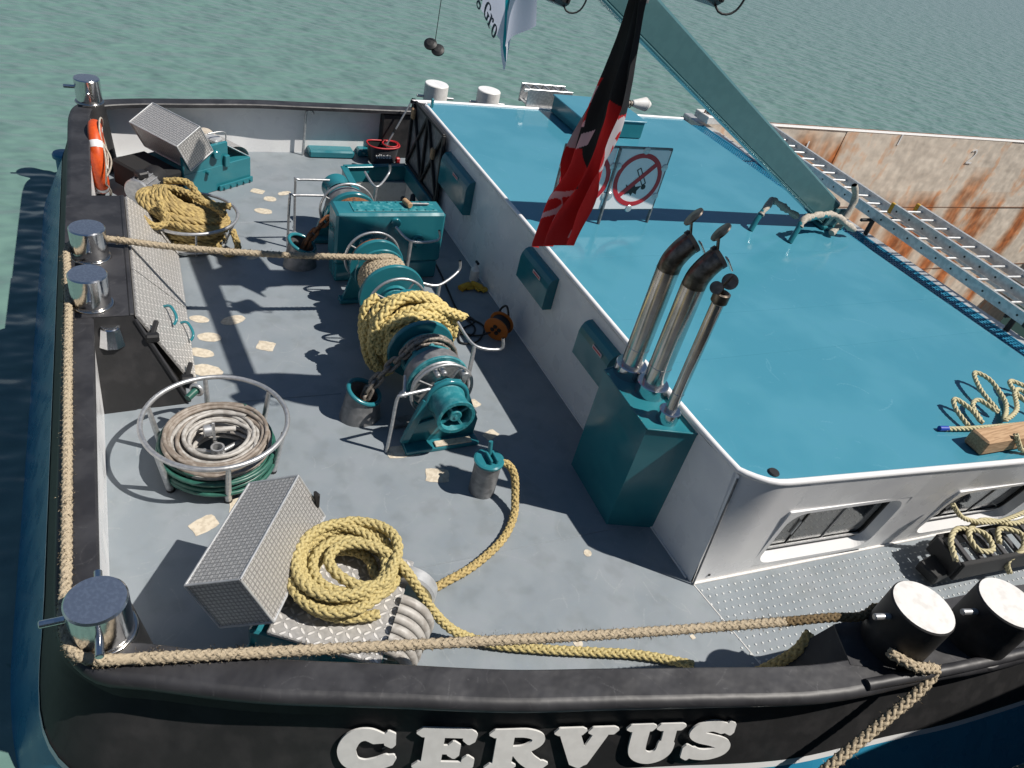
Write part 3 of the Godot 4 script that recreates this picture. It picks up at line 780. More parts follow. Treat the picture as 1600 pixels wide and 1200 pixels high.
func build_hold():
	# far side wall of the cargo hold behind the deckhouse, streaked with rust
	var tw := 1024; var th := 384
	var n1 := noise(0.012, 51, 5); var n2 := noise(0.05, 52, 4); var n3 := noise(0.006, 53, 3)
	var by := PackedByteArray(); by.resize(tw * th * 3)
	var streak := [[.215, .022, .0, 1.0], [.235, .02, .0, .9], [.265, .012, .02, .55], [.38, .012, .25, .7], [.415, .02, .32, .8], [.44, .012, .2, .6], [.515, .04, .2, 1.0], [.545, .03, .3, .9], [.62, .02, .1, .7], [.7, .03, .2, .9], [.82, .02, 0., .8], [.08, .006, .05, .4], [.13, .005, .02, .4]]
	for x in tw:
		var u := float(x) / tw
		for y in th:
			var w := float(y) / th
			var r := 0.0
			var uu := u + n3.get_noise_2d(x * .5, y * 2.0) * .01
			for s in streak:
				if w < s[2]: continue
				var d: float = absf(uu - s[0]) / s[1]
				if d < 1.6: r = maxf(r, s[3] * (1.0 - smoothstep(.3, 1.5, d)) * smoothstep(0.0, .12, w - s[2] + .03))
			var nn := n1.get_noise_2d(x * 1.6, y * .35) ; var nf := n2.get_noise_2d(x, y)
			r = clampf(r * (1.05 + nn * 1.6) + smoothstep(.22, .6, nn + nf * .4) * .4, 0, 1)
			var base := Vector3(.83, .79, .735) * (1.0 + nf * .12 + nn * .08)
			var c := base.lerp(Vector3(.66, .40, .23) * (1.0 + nf * .35), r)
			var k := (y * tw + x) * 3
			by[k] = int(clampf(c.x, 0, 1) * 255); by[k + 1] = int(clampf(c.y, 0, 1) * 255); by[k + 2] = int(clampf(c.z, 0, 1) * 255)
	var im := Image.create_from_data(tw, th, false, Image.FORMAT_RGB8, by); im.generate_mipmaps()
	var m := mat(Color.WHITE, .75); m.albedo_texture = ImageTexture.create_from_image(im)
	m.normal_enabled = true; m.normal_texture = relief(0.03, 54, 3.0); m.normal_scale = .25
	var hw := thing("hold_wall", "grey steel side wall of the cargo hold streaked with orange rust", "hold wall", Vector3(18, -2, -13.6))
	# plates between seams, each its own sheet
	var xs := [11.6, 17.0, 24.3, 31.0]
	for k in xs.size() - 1:
		var g := G.new()
		var z := -13.6 + .012 * (k % 2)
		var ya := 1.3; var yb := -7.0
		var u0: float = (xs[k] - 11.6) / 19.4; var u1: float = (xs[k + 1] - 11.6) / 19.4
		var i := g.vert(Vector3(xs[k], ya, z), Vector3.BACK, Vector2(u0, 0)); g.vert(Vector3(xs[k + 1] - .012, ya, z), Vector3.BACK, Vector2(u1, 0)); g.vert(Vector3(xs[k + 1] - .012, yb, z), Vector3.BACK, Vector2(u1, 1)); g.vert(Vector3(xs[k], yb, z), Vector3.BACK, Vector2(u0, 1))
		g.tri(i, i + 1, i + 2); g.tri(i, i + 2, i + 3)
		part("steel_panel", g, m, hw)
	var g := G.new(); g.box(Vector3(21.3, -2.85, -13.72), Vector3(19.4, 8.3, .2)); part("backing", g, M.rust, hw)
	g = G.new(); g.bar(Vector3(11.6, 1.3, -13.66), Vector3(31, 1.3, -13.66), .16, .02, .008); part("top_edge", g, M.white_dirty, hw)
	for y in [-.9, -3.2]:
		g = G.new(); g.bar(Vector3(14, y, -13.595), Vector3(31, y, -13.595), .03, .02, .005); part("weld_seam", g, M.rust, hw)
	var f := SystemFont.new(); f.font_names = PackedStringArray(["Droid Sans"])
	var two := word("2", f, .62, .006)
	inst("painted_number", two, M.print_white, hw, Transform3D(Basis.IDENTITY, Vector3(22.75, .77, -13.57)))
	for q in [[15.77, .94, .26], [19.18, 1.25, .3]]:
		g = G.new(); g.box(Vector3(q[0], q[1] - .1, -13.575), Vector3(.05, q[2], .006)); part("painted_number", g, M.print_white, hw)
	g = G.new(); g.quad(Vector3(11.6, -7, -13.6), Vector3(31, -7, -13.6), Vector3(31, -7, -1.5), Vector3(11.6, -7, -1.5)); structure("hold_floor", g, worn(lin(.42, .38, .34), lin(.34, .20, .11), .8, 0, .02, 98, .3))
	g = G.new(); g.box(Vector3(11.75, -2.8, -8.2), Vector3(.25, 8.4, 11.2), .02)
	solo("hold_bulkhead", g, M.alu, "grey front coaming of the cargo hold under the aluminium ladders", "bulkhead", Vector3(11.75, -2.6, -8.2))
	# open grating walkway between deckhouse and hold
	var gw := thing("grating_walkway", "dark open grating walkway between teal roof edge and the ladders", "walkway", Vector3(11.3, 1.3, -8))
	g = G.new()
	for k in 9: g.bar(Vector3(11.04 + k * .065, 1.38, -13), Vector3(11.04 + k * .065, 1.38, -2.6), .02, .05)
	for k in 170: g.bar(Vector3(11.03, 1.392, -13 + k * .0615), Vector3(11.58, 1.392, -13 + k * .0615), .02, .02)
	var ba := part("grating_bars", g, M.navy, gw); ba.set_meta("kind", "stuff")
	g = G.new(); g.bar(Vector3(11.03, 1.25, -13), Vector3(11.03, 1.25, -2.6), .03, .3); g.bar(Vector3(11.6, 1.36, -13), Vector3(11.6, 1.36, -2.6), .04, .12, .008); part("side_bar", g, M.navy, gw)

# ---------------------------------------------------------------- bollards
func bollard(label: String, c: Vector3, r: float, y0: float, y1: float, m: Material, topm: Material, pins: Array, group: String, slant := 0.0) -> Node3D:
	var t := thing("bollard", label, "bollard", Vector3(c.x, y0, c.z), group)
	var g := G.new(); g.at(Vector3(c.x, 0, c.z)).lathe([Vector2(r * .96, y0 - .02), Vector2(r, y0 + .05), Vector2(r, y1 - .015), Vector2(r - .012, y1)], 40); part("barrel", g, m, t)
	g = G.new(); g.at(Vector3(c.x, 0, c.z)).lathe([Vector2(r - .012, y1), Vector2(r * .5, y1 + .002), Vector2(0, y1 + .002)], 40); part("top", g, topm, t)
	g = G.new(); g.tube(arc(Vector3(c.x, y0 + .005, c.z), Vector3.RIGHT, Vector3.BACK, r + .005), .022, 6, true); part("weld_collar", g, M.black if m != M.mirror else M.steel, t)
	for a in pins:
		var d := Vector3(cos(a), 0, sin(a))
		var yy := y1 - (y1 - y0) * (.4 if slant == 0.0 else slant)
		g = G.new(); g.cyl(Vector3(c.x, yy, c.z) + d * (r - .02), Vector3(c.x, yy, c.z) + d * (r + .15), .028, 12, -1, .006); part("pin", g, m if m == M.mirror else M.galv, t)
	return t
func build_bollards():
	var pg := "polished bollards"
	bollard("polished steel bollard on the black platform where the winch rope turns", Vector3(-.57, 0, -8.6), .19, 1.0, 1.38, M.mirror, M.brushed, [PI * .5, PI * 1.5], pg)
	bollard("polished steel bollard on the black platform next to the stainless cup", Vector3(-.57, 0, -7.6), .19, 1.0, 1.38, M.mirror, M.brushed, [PI * .5, PI * 1.5], pg)
	var fb := bollard("polished steel bollard at the far bow corner above the lifebuoy", Vector3(-.55, 0, -13.5), .19, 1.0, 1.38, M.mirror, M.brushed, [PI * .5, PI], pg)
	var nb := bollard("large polished steel bollard with three pins at the near bow corner", Vector3(-.54, 0, -3.46), .2, 1.0, 1.38, M.mirror, M.brushed, [PI * .5, PI, PI * 1.5], pg)
	for q in [[fb, -13.42], [nb, -3.56]]:
		var z: float = q[1]
		var fg := G.new(); fg.cyl(Vector3(-.55, .97, z), Vector3(-.46, 0, z + (.25 if z < -8 else -.2)), .215, 28); part("foot_pipe", fg, M.black_gloss, q[0])
	var wg := "white topped bollards"
	bollard("black bollard with a white painted top beside the rope's dark end", Vector3(5.56, 0, -1.55), .27, .95, 1.55, M.black_gloss, M.white_dirty, [PI * 1.08], wg, .22)
	bollard("black bollard with a white painted top at the right picture edge", Vector3(6.46, 0, -1.34), .27, .95, 1.55, M.black_gloss, M.white_dirty, [PI * 1.08], wg, .22)
	var bp := thing("bollard_bracket", "black welded plate bracket carrying the two white topped bollards", "bracket", Vector3(6, 0, -1.6))
	var g := G.new(); g.at(Vector3.ZERO, Basis(Vector3(1, 0, 0), Vector3(0, 0, -1), Vector3(0, 1, 0))).prism(PackedVector2Array([Vector2(5.0, 1.50), Vector2(5.15, 1.86), Vector2(7.2, 1.68), Vector2(9, 1.4), Vector2(9, .95), Vector2(6.4, 1.15), Vector2(5.4, 1.32)]), .02)
	for k in g.v.size(): g.v[k].y += .985
	part("top_plate", g, M.black, bp)
	g = G.new(); g.quad(Vector3(5.15, .99, -1.86), Vector3(4.75, 0, -2.05), Vector3(4.75, 0, -1.55), Vector3(5.0, .99, -1.5)); g.quad(Vector3(5.15, .99, -1.86), Vector3(7.2, .99, -1.68), Vector3(7.3, 0, -1.8), Vector3(4.75, 0, -2.05)); part("side_plate", g, M.black, bp)
	g = G.new(); g.tube(path([Vector3(5.0, 1.0, near_z(5.0) - .05), Vector3(6.2, 1.02, near_z(6.2) - .04), Vector3(7.5, 1.02, near_z(7.5) - .04), Vector3(9.5, 1.02, near_z(9.5) - .04)], .1), .05, 10); part("edge_bead", g, M.black, bp)
	bollard("weathered grey bollard with white top behind the open hatch lid", Vector3(5.85, 0, -14.8), .25, .35, 1.3, M.white_dirty, M.white, [0.1, PI + .1], "far white bollards", .3)
	bollard("weathered grey bollard with white top left of the galvanised gangway", Vector3(7.0, 0, -14.66), .25, .35, 1.3, M.white_dirty, M.white, [0.1, PI + .1], "far white bollards", .3)
	g = G.new(); g.box(Vector3(8.2, .2, -14.65), Vector3(6.2, .36, .9), .03); solo("gunwale", g, M.black, "black far gunwale plate carrying the two weathered bollards", "gunwale", Vector3(8, 0, -14.6))

# ---------------------------------------------------------------- mooring ropes
func build_ropes():
	rng.seed = 21
	var g := G.new()
	var ctl := [Vector3(3.02, 1.02, -8.30), Vector3(2.85, 1.03, -8.32), Vector3(1.6, 1.04, -8.44), Vector3(.4, 1.07, -8.63), Vector3(-.3, 1.1, -8.8), Vector3(-.5, 1.1, -8.84), Vector3(-.7, 1.1, -8.79), Vector3(-.80, 1.09, -8.6), Vector3(-.80, 1.07, -8.2), Vector3(-.785, 1.05, -7.6), Vector3(-.78, 1.045, -6.5), Vector3(-.77, 1.045, -5.0), Vector3(-.765, 1.05, -4.0), Vector3(-.77, 1.06, -3.6), Vector3(-.72, 1.06, -3.32), Vector3(-.58, 1.06, -3.21), Vector3(-.35, 1.055, -3.15), Vector3(1.0, 1.05, -2.83), Vector3(3.0, 1.06, -2.35), Vector3(4.6, 1.1, -1.98)]
	g.rope(path(ctl, .017), .04, false, 6, 45000, rng); g.tube(path(ctl, .05), .037, 10)
	var t := thing("mooring_rope", "fuzzy tan mooring rope led from winch round the bow bollards along the bulwark", "rope", Vector3(-.77, 1.04, -5))
	part("strand", g, M.tan_rope, t)
	g = G.new(); g.rope(path([Vector3(4.6, 1.1, -1.98), Vector3(5.05, 1.12, -1.88), Vector3(5.35, 1.13, -1.8), Vector3(5.6, 1.12, -1.84)], .017), .04, false, 6, 500, rng); part("dark_end", g, M.dark_rope, t)
	g = G.new(); g.rope(path([Vector3(5.25, 1.2, -1.42), Vector3(5.42, 1.16, -1.26), Vector3(5.62, 1.10, -1.22), Vector3(5.72, 1.03, -1.20), Vector3(5.55, .9, -1.14), Vector3(5.1, .64, -1.07), Vector3(4.55, .35, -.99), Vector3(3.9, 0, -.88)], .017), .045, false, 6, 3500, rng)
	solo("shore_rope", g, M.tan_rope, "tan rope running down outboard from the white topped bollard", "rope", Vector3(5.2, .7, -1.1))
	g = G.new(); g.rope(path([Vector3(4.3, .0, -2.1), Vector3(4.7, .12, -2.0), Vector3(4.95, .55, -1.9), Vector3(5.1, .75, -1.95)], .02), .05, false, 6)
	solo("rope_tail", g, M.coil_rope, "short yellowish rope end between bollard bracket and side deck", "rope", Vector3(4.7, 0, -2))
	# rope made fast to the small teal topped post
	g = G.new(); g.rope(path([Vector3(3.16, .44, -4.86), Vector3(3.32, .45, -4.86), Vector3(3.40, .36, -4.75), Vector3(3.38, .16, -4.58), Vector3(3.30, .06, -4.40), Vector3(3.05, .045, -4.15), Vector3(2.65, .045, -3.93), Vector3(2.3, .045, -3.82), Vector3(2.02, .045, -3.74), Vector3(1.85, .1, -3.72)], .018), .043, false, 6, 1200, rng)
	solo("hauling_rope", g, M.coil_rope, "tan rope curving over the deck from the small teal topped post", "rope", Vector3(3, 0, -4.3))
	var p := thing("mooring_post", "short grey post with teal hinged lid and a rope tied to it", "post", Vector3(3.14, 0, -4.92))
	g = G.new(); g.at(Vector3(3.14, 0, -4.92)).lathe([Vector2(.15, 0), Vector2(.15, .47)], 28); part("barrel", g, M.grey_metal, p)
	g = G.new(); g.at(Vector3(3.14, 0, -4.92)).lathe([Vector2(.165, .46), Vector2(.17, .47), Vector2(.17, .49), Vector2(.15, .5), Vector2(0, .5)], 28)
	var lid := part("lid", g, M.teal, p)
	g = G.new(); g.box(Vector3(3.12, .53, -4.9), Vector3(.03, .06, .16), .006); g.box(Vector3(3.19, .53, -4.9), Vector3(.03, .06, .16), .006); g.cyl(Vector3(3.155, .52, -4.96), Vector3(3.155, .68, -5.0), .025, 10); part("lid_handle", g, M.teal, lid)

func bent(ctl: Array, r: float, m: Material, nm: String, t: Node, sides := 10):
	var g := G.new(); g.tube(path(ctl, .04), r, sides); return part(nm, g, m, t)

# ---------------------------------------------------------------- anchor winch
func disc(g: G, z0: float, z1: float, r: float, hole := 0.0, sides := 44, bev := .012):
	g.at(Vector3(2.9, .7, z0), Basis(Vector3.RIGHT, Vector3(0, 0, 1), Vector3(0, -1, 0)))
	var l := z1 - z0
	g.lathe([Vector2(hole, 0), Vector2(r - bev, 0), Vector2(r, bev), Vector2(r, l - bev), Vector2(r - bev, l), Vector2(hole, l)], sides)
	g.xf = Transform3D.IDENTITY
func stadium(l: float, w: float, seg := 6) -> Array:
	var o := []
	for s in seg + 1: o.append(Vector3(cos(-PI / 2 + PI * s / seg) * w + l, sin(-PI / 2 + PI * s / seg) * w, 0))
	for s in seg + 1: o.append(Vector3(cos(PI / 2 + PI * s / seg) * w - l, sin(PI / 2 + PI * s / seg) * w, 0))
	return o
func chain(t: Node, ctl: Array, m: Material):
	var lg := G.new(); lg.tube(stadium(.05, .046), .024, 8, true)
	var lm := lg.mesh(Vector3.ZERO, K)
	var pts := path(ctl, .136)
	for k in pts.size() - 1:
		var a: Vector3 = pts[k]; var b: Vector3 = pts[k + 1]
		var d := (b - a).normalized(); var s := d.cross(Vector3(0, 0, 1)).normalized(); var w := d.cross(s)
		var an := PI / 4 + (PI / 2 if k % 2 else 0.0)
		inst("link", lm, m, t, Transform3D(Basis(d, s * cos(an) + w * sin(an), w * cos(an) - s * sin(an)), (a + b) * .5))
func handwheel(t: Node, z: float, r: float, hub := .1):
	var g := G.new(); g.tube(arc(Vector3(2.9, .7, z), Vector3.RIGHT, Vector3.UP, r, 0, TAU, 48), .02, 8, true)
	var w := part("handwheel", g, M.galv, t)
	for k in 4:
		var a := PI * .25 + k * PI * .5 + .25
		g = G.new(); var d := Vector3(cos(a), sin(a), 0)
		g.tube([Vector3(2.9, .7, z) + d * hub, Vector3(2.9, .7, z) + d * r], .013, 8); part("spoke", g, M.galv, w)
func lever(t: Node, c: Vector3, base: Vector3, a: Vector3, b: Vector3):
	var g := G.new(); g.tube([base, c], .026, 10)
	var l := part("brake_lever", g, M.galv, t)
	bent([a, c, b, b + Vector3(.01, .15, -.02)], .019, M.galv, "handle_bar", l)
func stand(t: Node, z: float, th: float, w: float, m: Material):
	var g := G.new(); g.at(Vector3(2.9, 0, z)).prism(PackedVector2Array([Vector2(-w, .02), Vector2(w, .02), Vector2(w, .1), Vector2(.2, .8), Vector2(.1, .9), Vector2(-.1, .9), Vector2(-.2, .8), Vector2(-w, .1)]), th); part("bearing_stand", g, m, t)
func build_winch():
	rng.seed = 31
	var t := thing("anchor_winch", "long teal anchor winch across the foredeck with gearbox, drums and handwheels", "winch", Vector3(2.9, 0, -7.5))
	var g := G.new()
	# gearbox
	g.box(Vector3(3.31, .72, -9.58), Vector3(1.66, .82, .44), .035)
	var gb := part("gearbox", g, M.teal, t)
	g = G.new(); g.box(Vector3(3.31, .155, -9.58), Vector3(1.60, .30, .40), .02); part("gearbox_base", g, M.teal, t)
	g = G.new(); g.box(Vector3(3.38, 1.136, -9.585), Vector3(1.28, .012, .30), .004)
	var cv := part("cover_plate", g, M.teal_worn, gb)
	for k in 10:
		for s in [-1, 1]:
			g = G.new(); g.at(Vector3(2.80 + k * .129, 1.142, -9.585 + s * .125)).lathe([Vector2(.014, 0), Vector2(.014, .014), Vector2(0, .016)], 6); part("bolt", g, M.teal, cv)
	for q in [[3.35, 1.0, .075], [3.73, .68, .11], [3.73, .68, .07]]:
		g = G.new(); g.cyl(Vector3(q[0], q[1], -9.38), Vector3(q[0], q[1], -9.37 + .06 + (.05 if q[2] == .07 else 0.0)), q[2], 24, -1, .01); part("bearing_cap", g, M.teal, gb)
	for k in 6:
		g = G.new(); var a := TAU * k / 6; g.cyl(Vector3(3.73 + cos(a) * .09, .68 + sin(a) * .09, -9.32), Vector3(3.73 + cos(a) * .09, .68 + sin(a) * .09, -9.29), .012, 6); part("bolt", g, M.teal, gb)
	g = G.new(); disc(g, -9.38, -9.28, .17); part("bearing_cap", g, M.teal, gb)
	# shaft
	g = G.new(); g.cyl(Vector3(2.9, .7, -11.2), Vector3(2.9, .7, -5.5), .075, 20); part("shaft", g, M.teal, t)
	g = G.new(); disc(g, -9.25, -9.06, .11); part("coupling", g, M.teal_worn, t)
	for k in 6:
		g = G.new(); var a := TAU * k / 6 + .2; g.cyl(Vector3(2.9 + cos(a) * .12, .7 + sin(a) * .12, -9.2), Vector3(2.9 + cos(a) * .12, .7 + sin(a) * .12, -9.1), .022, 6); part("bolt", g, M.galv, t)
	# first drum with tan rope
	handwheel(t, -8.9, .39, .08)
	stand(t, -8.86, .05, .4, M.teal)
	g = G.new(); disc(g, -8.79, -8.73, .36, .0); part("brake_band", g, M.rust, t)
	g = G.new(); disc(g, -8.72, -8.66, .39); part("drum_flange", g, M.teal, t)
	g = G.new(); disc(g, -8.50, -8.47, .36); part("drum_flange", g, M.teal, t)
	g = G.new(); disc(g, -8.7, -7.95, .25); part("drum", g, M.teal, t)
	g = G.new(); disc(g, -7.95, -7.89, .45); part("drum_flange", g, M.teal, t)
	var hx := []
	for k in 5 * 60 + 1:
		var a := TAU * k / 60.0 + .6; hx.append(Vector3(2.9 + cos(a) * .31, .7 + sin(a) * .31, -8.40 + k / 300.0 * .38))
	g = G.new(); g.rope(hx, .04, false, 6, 2000, rng); part("wound_rope", g, M.tan_rope, t)
	# second drum with yellow rope
	g = G.new(); disc(g, -7.84, -7.72, .2); part("clutch", g, M.teal_worn, t)
	handwheel(t, -7.68, .39, .09)
	stand(t, -7.62, .05, .42, M.teal)
	g = G.new(); disc(g, -7.5, -7.42, .3); part("brake_band", g, M.grey_metal, t)
	g = G.new(); disc(g, -7.40, -7.34, .42); part("drum_flange", g, M.teal, t)
	g = G.new(); disc(g, -7.36, -6.74, .24); part("drum", g, M.teal, t)
	g = G.new(); disc(g, -6.72, -6.65, .42); part("drum_flange", g, M.teal, t)
	# gypsy wheel, brake drum
	g = G.new(); disc(g, -6.62, -6.52, .3); part("chain_wheel", g, M.teal_worn, t)
	g = G.new(); disc(g, -6.52, -6.36, .22); part("chain_wheel", g, M.iron, t)
	g = G.new(); disc(g, -6.36, -6.26, .31); part("chain_wheel", g, M.teal_worn, t)
	for k in 8:
		var a := TAU * k / 8.0; var d := Vector3(cos(a), sin(a), 0)
		g = G.new(); g.at(Vector3(2.9, .7, -6.44) + d * .26, Basis(Vector3(0, 0, 1), a)).box(Vector3.ZERO, Vector3(.1, .07, .18), .02); part("chain_pocket", g, M.teal_worn, t)
	g = G.new(); disc(g, -6.25, -6.08, .355); part("brake_band", g, M.grey_metal, t)
	g = G.new(); disc(g, -6.07, -6.03, .38); part("drum_flange", g, M.teal_worn, t)
	g = G.new(); disc(g, -6.02, -5.99, .34); part("brake_disc", g, M.galv, t)
	for q in [[.28, .19, .06], [-.02, .26, .035], [-.1, .24, .03]]:
		g = G.new(); g.cyl(Vector3(2.9 + q[0] * .9, .7 + q[1], -6.0), Vector3(2.9 + q[0] * .9, .7 + q[1], -5.86), q[2], 12, -1, .01); part("brake_fitting", g, M.galv, t)
	handwheel(t, -5.9, .37, .1)
	g = G.new(); g.bar(Vector3(3.27, .75, -6.2), Vector3(3.33, .06, -6.05), .03, .34, .01, Vector3.BACK); part("brake_link", g, M.galv, t)
	g = G.new(); g.cyl(Vector3(3.36, .3, -5.98), Vector3(3.36, .3, -5.86), .04, 8); part("link_bolt", g, M.galv, t)
	g = G.new(); g.cyl(Vector3(2.62, .62, -6.1), Vector3(2.5, .5, -6.1), .05, 10); g.cyl(Vector3(2.56, .72, -6.2), Vector3(2.5, .56, -6.0), .03, 8); part("brake_screw", g, M.galv, t)
	# end frame and warping head
	g = G.new(); g.at(Vector3(2.9, 0, -5.80)).prism(PackedVector2Array([Vector2(-.42, .04), Vector2(.45, .04), Vector2(.47, .3), Vector2(.26, .78), Vector2(.16, .92), Vector2(-.02, .96), Vector2(-.16, .9), Vector2(-.3, .62), Vector2(-.44, .18)]), .04)
	var ef := part("end_frame", g, M.teal, t)
	g = G.new(); g.bar(Vector3(2.46, .1, -5.74), Vector3(2.66, .72, -5.74), .05, .1, .008); g.bar(Vector3(2.5, .32, -5.74), Vector3(2.8, .4, -5.74), .03, .06, .006); part("rib", g, M.teal, ef)
	g = G.new(); g.box(Vector3(2.92, .03, -5.72), Vector3(.92, .06, .22), .01); part("foot_plate", g, M.teal, ef)
	g = G.new(); g.box(Vector3(3.05, .075, -5.66), Vector3(.46, .025, .09), .006); part("foot_plate", g, M.patch, ef)
	g = G.new(); g.tube(arc(Vector3(2.9, .7, -5.74), Vector3.RIGHT, Vector3.UP, .245, -.35, PI + .25, 30), .03, 8); part("head_ring", g, M.teal, t)
	g = G.new(); g.at(Vector3(2.9, .7, -5.76), Basis(Vector3.RIGHT, Vector3(0, 0, 1), Vector3(0, -1, 0))).lathe([Vector2(.235, 0), Vector2(.21, .05), Vector2(.195, .14), Vector2(.2, .24), Vector2(.225, .32), Vector2(.225, .35), Vector2(.185, .35), Vector2(.17, .3), Vector2(.16, .1), Vector2(0, .1)], 36)
	var wh := part("warping_head", g, M.teal_worn, t)
	g = G.new(); g.cyl(Vector3(2.9, .7, -5.66), Vector3(2.9, .7, -5.43), .075, 18, -1, .01); g.cyl(Vector3(2.9, .7, -5.44), Vector3(2.9, .7, -5.42), .02, 8); part("hub", g, M.teal_worn, wh)
	for k in 4:
		var a := .6 + k * PI / 2; var d := Vector3(cos(a), sin(a), 0)
		g = G.new(); g.bar(Vector3(2.9, .7, -5.47) + d * .06, Vector3(2.9, .7, -5.47) + d * .19, .03, .035, .004, Vector3.BACK); part("spoke", g, M.teal_worn, wh)
	bent([Vector3(2.26, 0, -5.72), Vector3(2.28, .40, -5.72), Vector3(2.30, .80, -5.72), Vector3(2.36, .85, -5.72), Vector3(2.68, .86, -5.76)], .02, M.galv, "guard_bar", t)
	# far end
	g = G.new(); disc(g, -10.12, -10.04, .42); part("drum_flange", g, M.teal, t)
	g = G.new(); disc(g, -10.04, -9.86, .28); part("chain_wheel", g, M.teal_worn, t)
	g = G.new(); disc(g, -10.45, -10.2, .34); part("brake_band", g, M.grey_metal, t)
	g = G.new(); disc(g, -10.55, -10.5, .3); part("drum_flange", g, M.teal, t)
	handwheel(t, -10.36, .42, .1)
	stand(t, -10.72, .05, .42, M.teal)
	g = G.new(); g.at(Vector3(2.9, .7, -11.15), Basis(Vector3.RIGHT, Vector3(0, 0, 1), Vector3(0, -1, 0))).lathe([Vector2(0, 0), Vector2(.225, 0), Vector2(.2, .1), Vector2(.19, .2), Vector2(.24, .38)], 30); part("warping_head", g, M.teal, t)
	bent([Vector3(2.22, 0, -10.95), Vector3(2.22, .85, -10.95), Vector3(2.26, .9, -10.95), Vector3(2.75, .9, -10.95)], .02, M.galv, "guard_bar", t)
	bent([Vector3(2.02, 0, -10.45), Vector3(2.04, .83, -10.45), Vector3(2.1, .88, -10.45), Vector3(2.55, .88, -10.45)], .02, M.galv, "guard_bar", t)
	for z in [-10.6, -8.84, -7.6, -6.15]:
		g = G.new(); g.bar(Vector3(2.45, .04, z), Vector3(3.45, .04, z), .16, .06, .01); part("foot_plate", g, M.teal if z < -8 else M.grey_metal, t)
	lever(t, Vector3(3.42, .95, -10.63), Vector3(3.36, .3, -10.6), Vector3(3.33, 1.02, -11.02), Vector3(3.72, 1.02, -10.98))
	lever(t, Vector3(3.46, .93, -8.92), Vector3(3.40, .2, -8.82), Vector3(3.30, 1.02, -9.18), Vector3(3.88, .92, -8.95))
	lever(t, Vector3(3.48, .93, -7.74), Vector3(3.42, .2, -7.6), Vector3(3.25, .96, -7.75), Vector3(3.82, 1.0, -7.95))
	lever(t, Vector3(3.46, .93, -6.38), Vector3(3.34, .3, -6.15), Vector3(3.36, 1.02, -6.75), Vector3(3.78, .9, -6.3))
	# yellow rope heaped over the second drum
	g = G.new()
	for k in 5:
		var p := []
		for s in 44:
			var a := TAU * s / 44.0; var rr := .33 + .02 * sin(a * 3 + k) + .035 * (k % 2)
			p.append(Vector3(2.9 + cos(a) * rr, .7 + sin(a) * rr, -7.27 + k * .115 + .03 * sin(a * 2 + k)))
		g.rope(path(p, .022, true), .056, true, 6)
	for q in [[-.04, .02, -.10, .50], [.06, .06, .05, .47], [.0, -.02, .2, .45]]:
		var p := []
		for s in 30:
			var a := -.35 + (PI + .75) * s / 29.0
			p.append(Vector3(2.9 + cos(a) * (q[3] + q[0]) * 1.0, .69 + sin(a) * (q[3] + q[1]) * .98, -7.08 + q[2] + .07 * sin(a * 2.3 + q[2] * 20)))
		g.rope(path(p, .022), .062, false, 6)
	for q in [[2.40, .52, -7.12], [2.44, .6, -6.98], [2.38, .66, -7.22]]:
		var c := Vector3(q[0], q[1], q[2])
		g.rope(path([c + Vector3(.12, .42, -.1), c + Vector3(-.03, .3, -.06), c + Vector3(-.06, 0, 0), c + Vector3(.02, -.28, .04), c + Vector3(.16, -.36, .1), c + Vector3(.1, 0, .12), c + Vector3(.12, .3, .1)], .022), .056, false, 6)
	g.rope(path([Vector3(3.36, .72, -6.95), Vector3(3.40, .92, -6.98), Vector3(3.1, 1.16, -7.05), Vector3(2.75, 1.17, -7.12), Vector3(2.5, 1.02, -7.2), Vector3(2.42, .86, -7.1), Vector3(2.62, .98, -6.96), Vector3(3.0, 1.16, -6.9), Vector3(3.45, 1.0, -6.92), Vector3(3.52, .96, -6.9)], .022), .06, false, 6)
	solo("yellow_hawser", g, M.hawser, "thick yellow plaited hawser heaped over the second winch drum", "rope", Vector3(2.9, .9, -7.1))
	# hammer
	var h := thing("hammer", "small wooden headed hammer lying on top of the teal gearbox", "hammer", Vector3(3.65, 1.15, -9.6))
	g = G.new(); g.cyl(Vector3(3.56, 1.19, -9.68), Vector3(3.60, 1.19, -9.50), .045, 14, -1, .01); part("head", g, M.wood, h)
	g = G.new(); g.cyl(Vector3(3.58, 1.19, -9.58), Vector3(3.92, 1.17, -9.60), .018, 8); part("handle", g, M.grey_metal, h)
	# chains and chain pipes
	for q in [0, 1]:
		var z := -6.44 if q == 0 else -9.95
		var pc := Vector3(2.12, 0, -6.38) if q == 0 else Vector3(2.1, 0, -9.9)
		var ch := thing("anchor_chain", "grey anchor chain running over the near chain wheel into its deck pipe" if q == 0 else "rusty anchor chain hanging beside the gearbox into the far deck pipe", "chain", Vector3(2.5, .5, z), "anchor chains")
		var ctl := [Vector3(3.26, .62, z)]
		for k in 7:
			var a := .15 + k * .42; ctl.append(Vector3(2.9 + cos(a) * .33, .7 + sin(a) * .33, z))
		ctl.append_array([Vector3(2.42, .66, z + .01), Vector3(2.25, .46, z + .03), Vector3(2.17, .3, z + .05), Vector3(2.13, .1, z + .05)])
		chain(ch, ctl, M.iron if q == 0 else M.rust)
		var cp := thing("chain_pipe", "slanted grey deck pipe with teal rim receiving the near anchor chain" if q == 0 else "slanted grey deck pipe with teal rim receiving the far anchor chain beside the gearbox", "pipe", pc, "chain pipes")
		var lo := []; var hi := []
		for s in 37:
			var a := TAU * s / 36
			var e := Vector3(cos(a), 0, sin(a))
			lo.append(pc + Vector3(e.x * .25, 0, e.z * .2))
			hi.append(pc + Vector3(.03 + e.x * .19, .36 - e.x * .07 - e.z * .05, -.02 + e.z * .17))
		g = G.new(); g.grid([lo, hi]); part("pipe", g, M.grey_metal, cp)
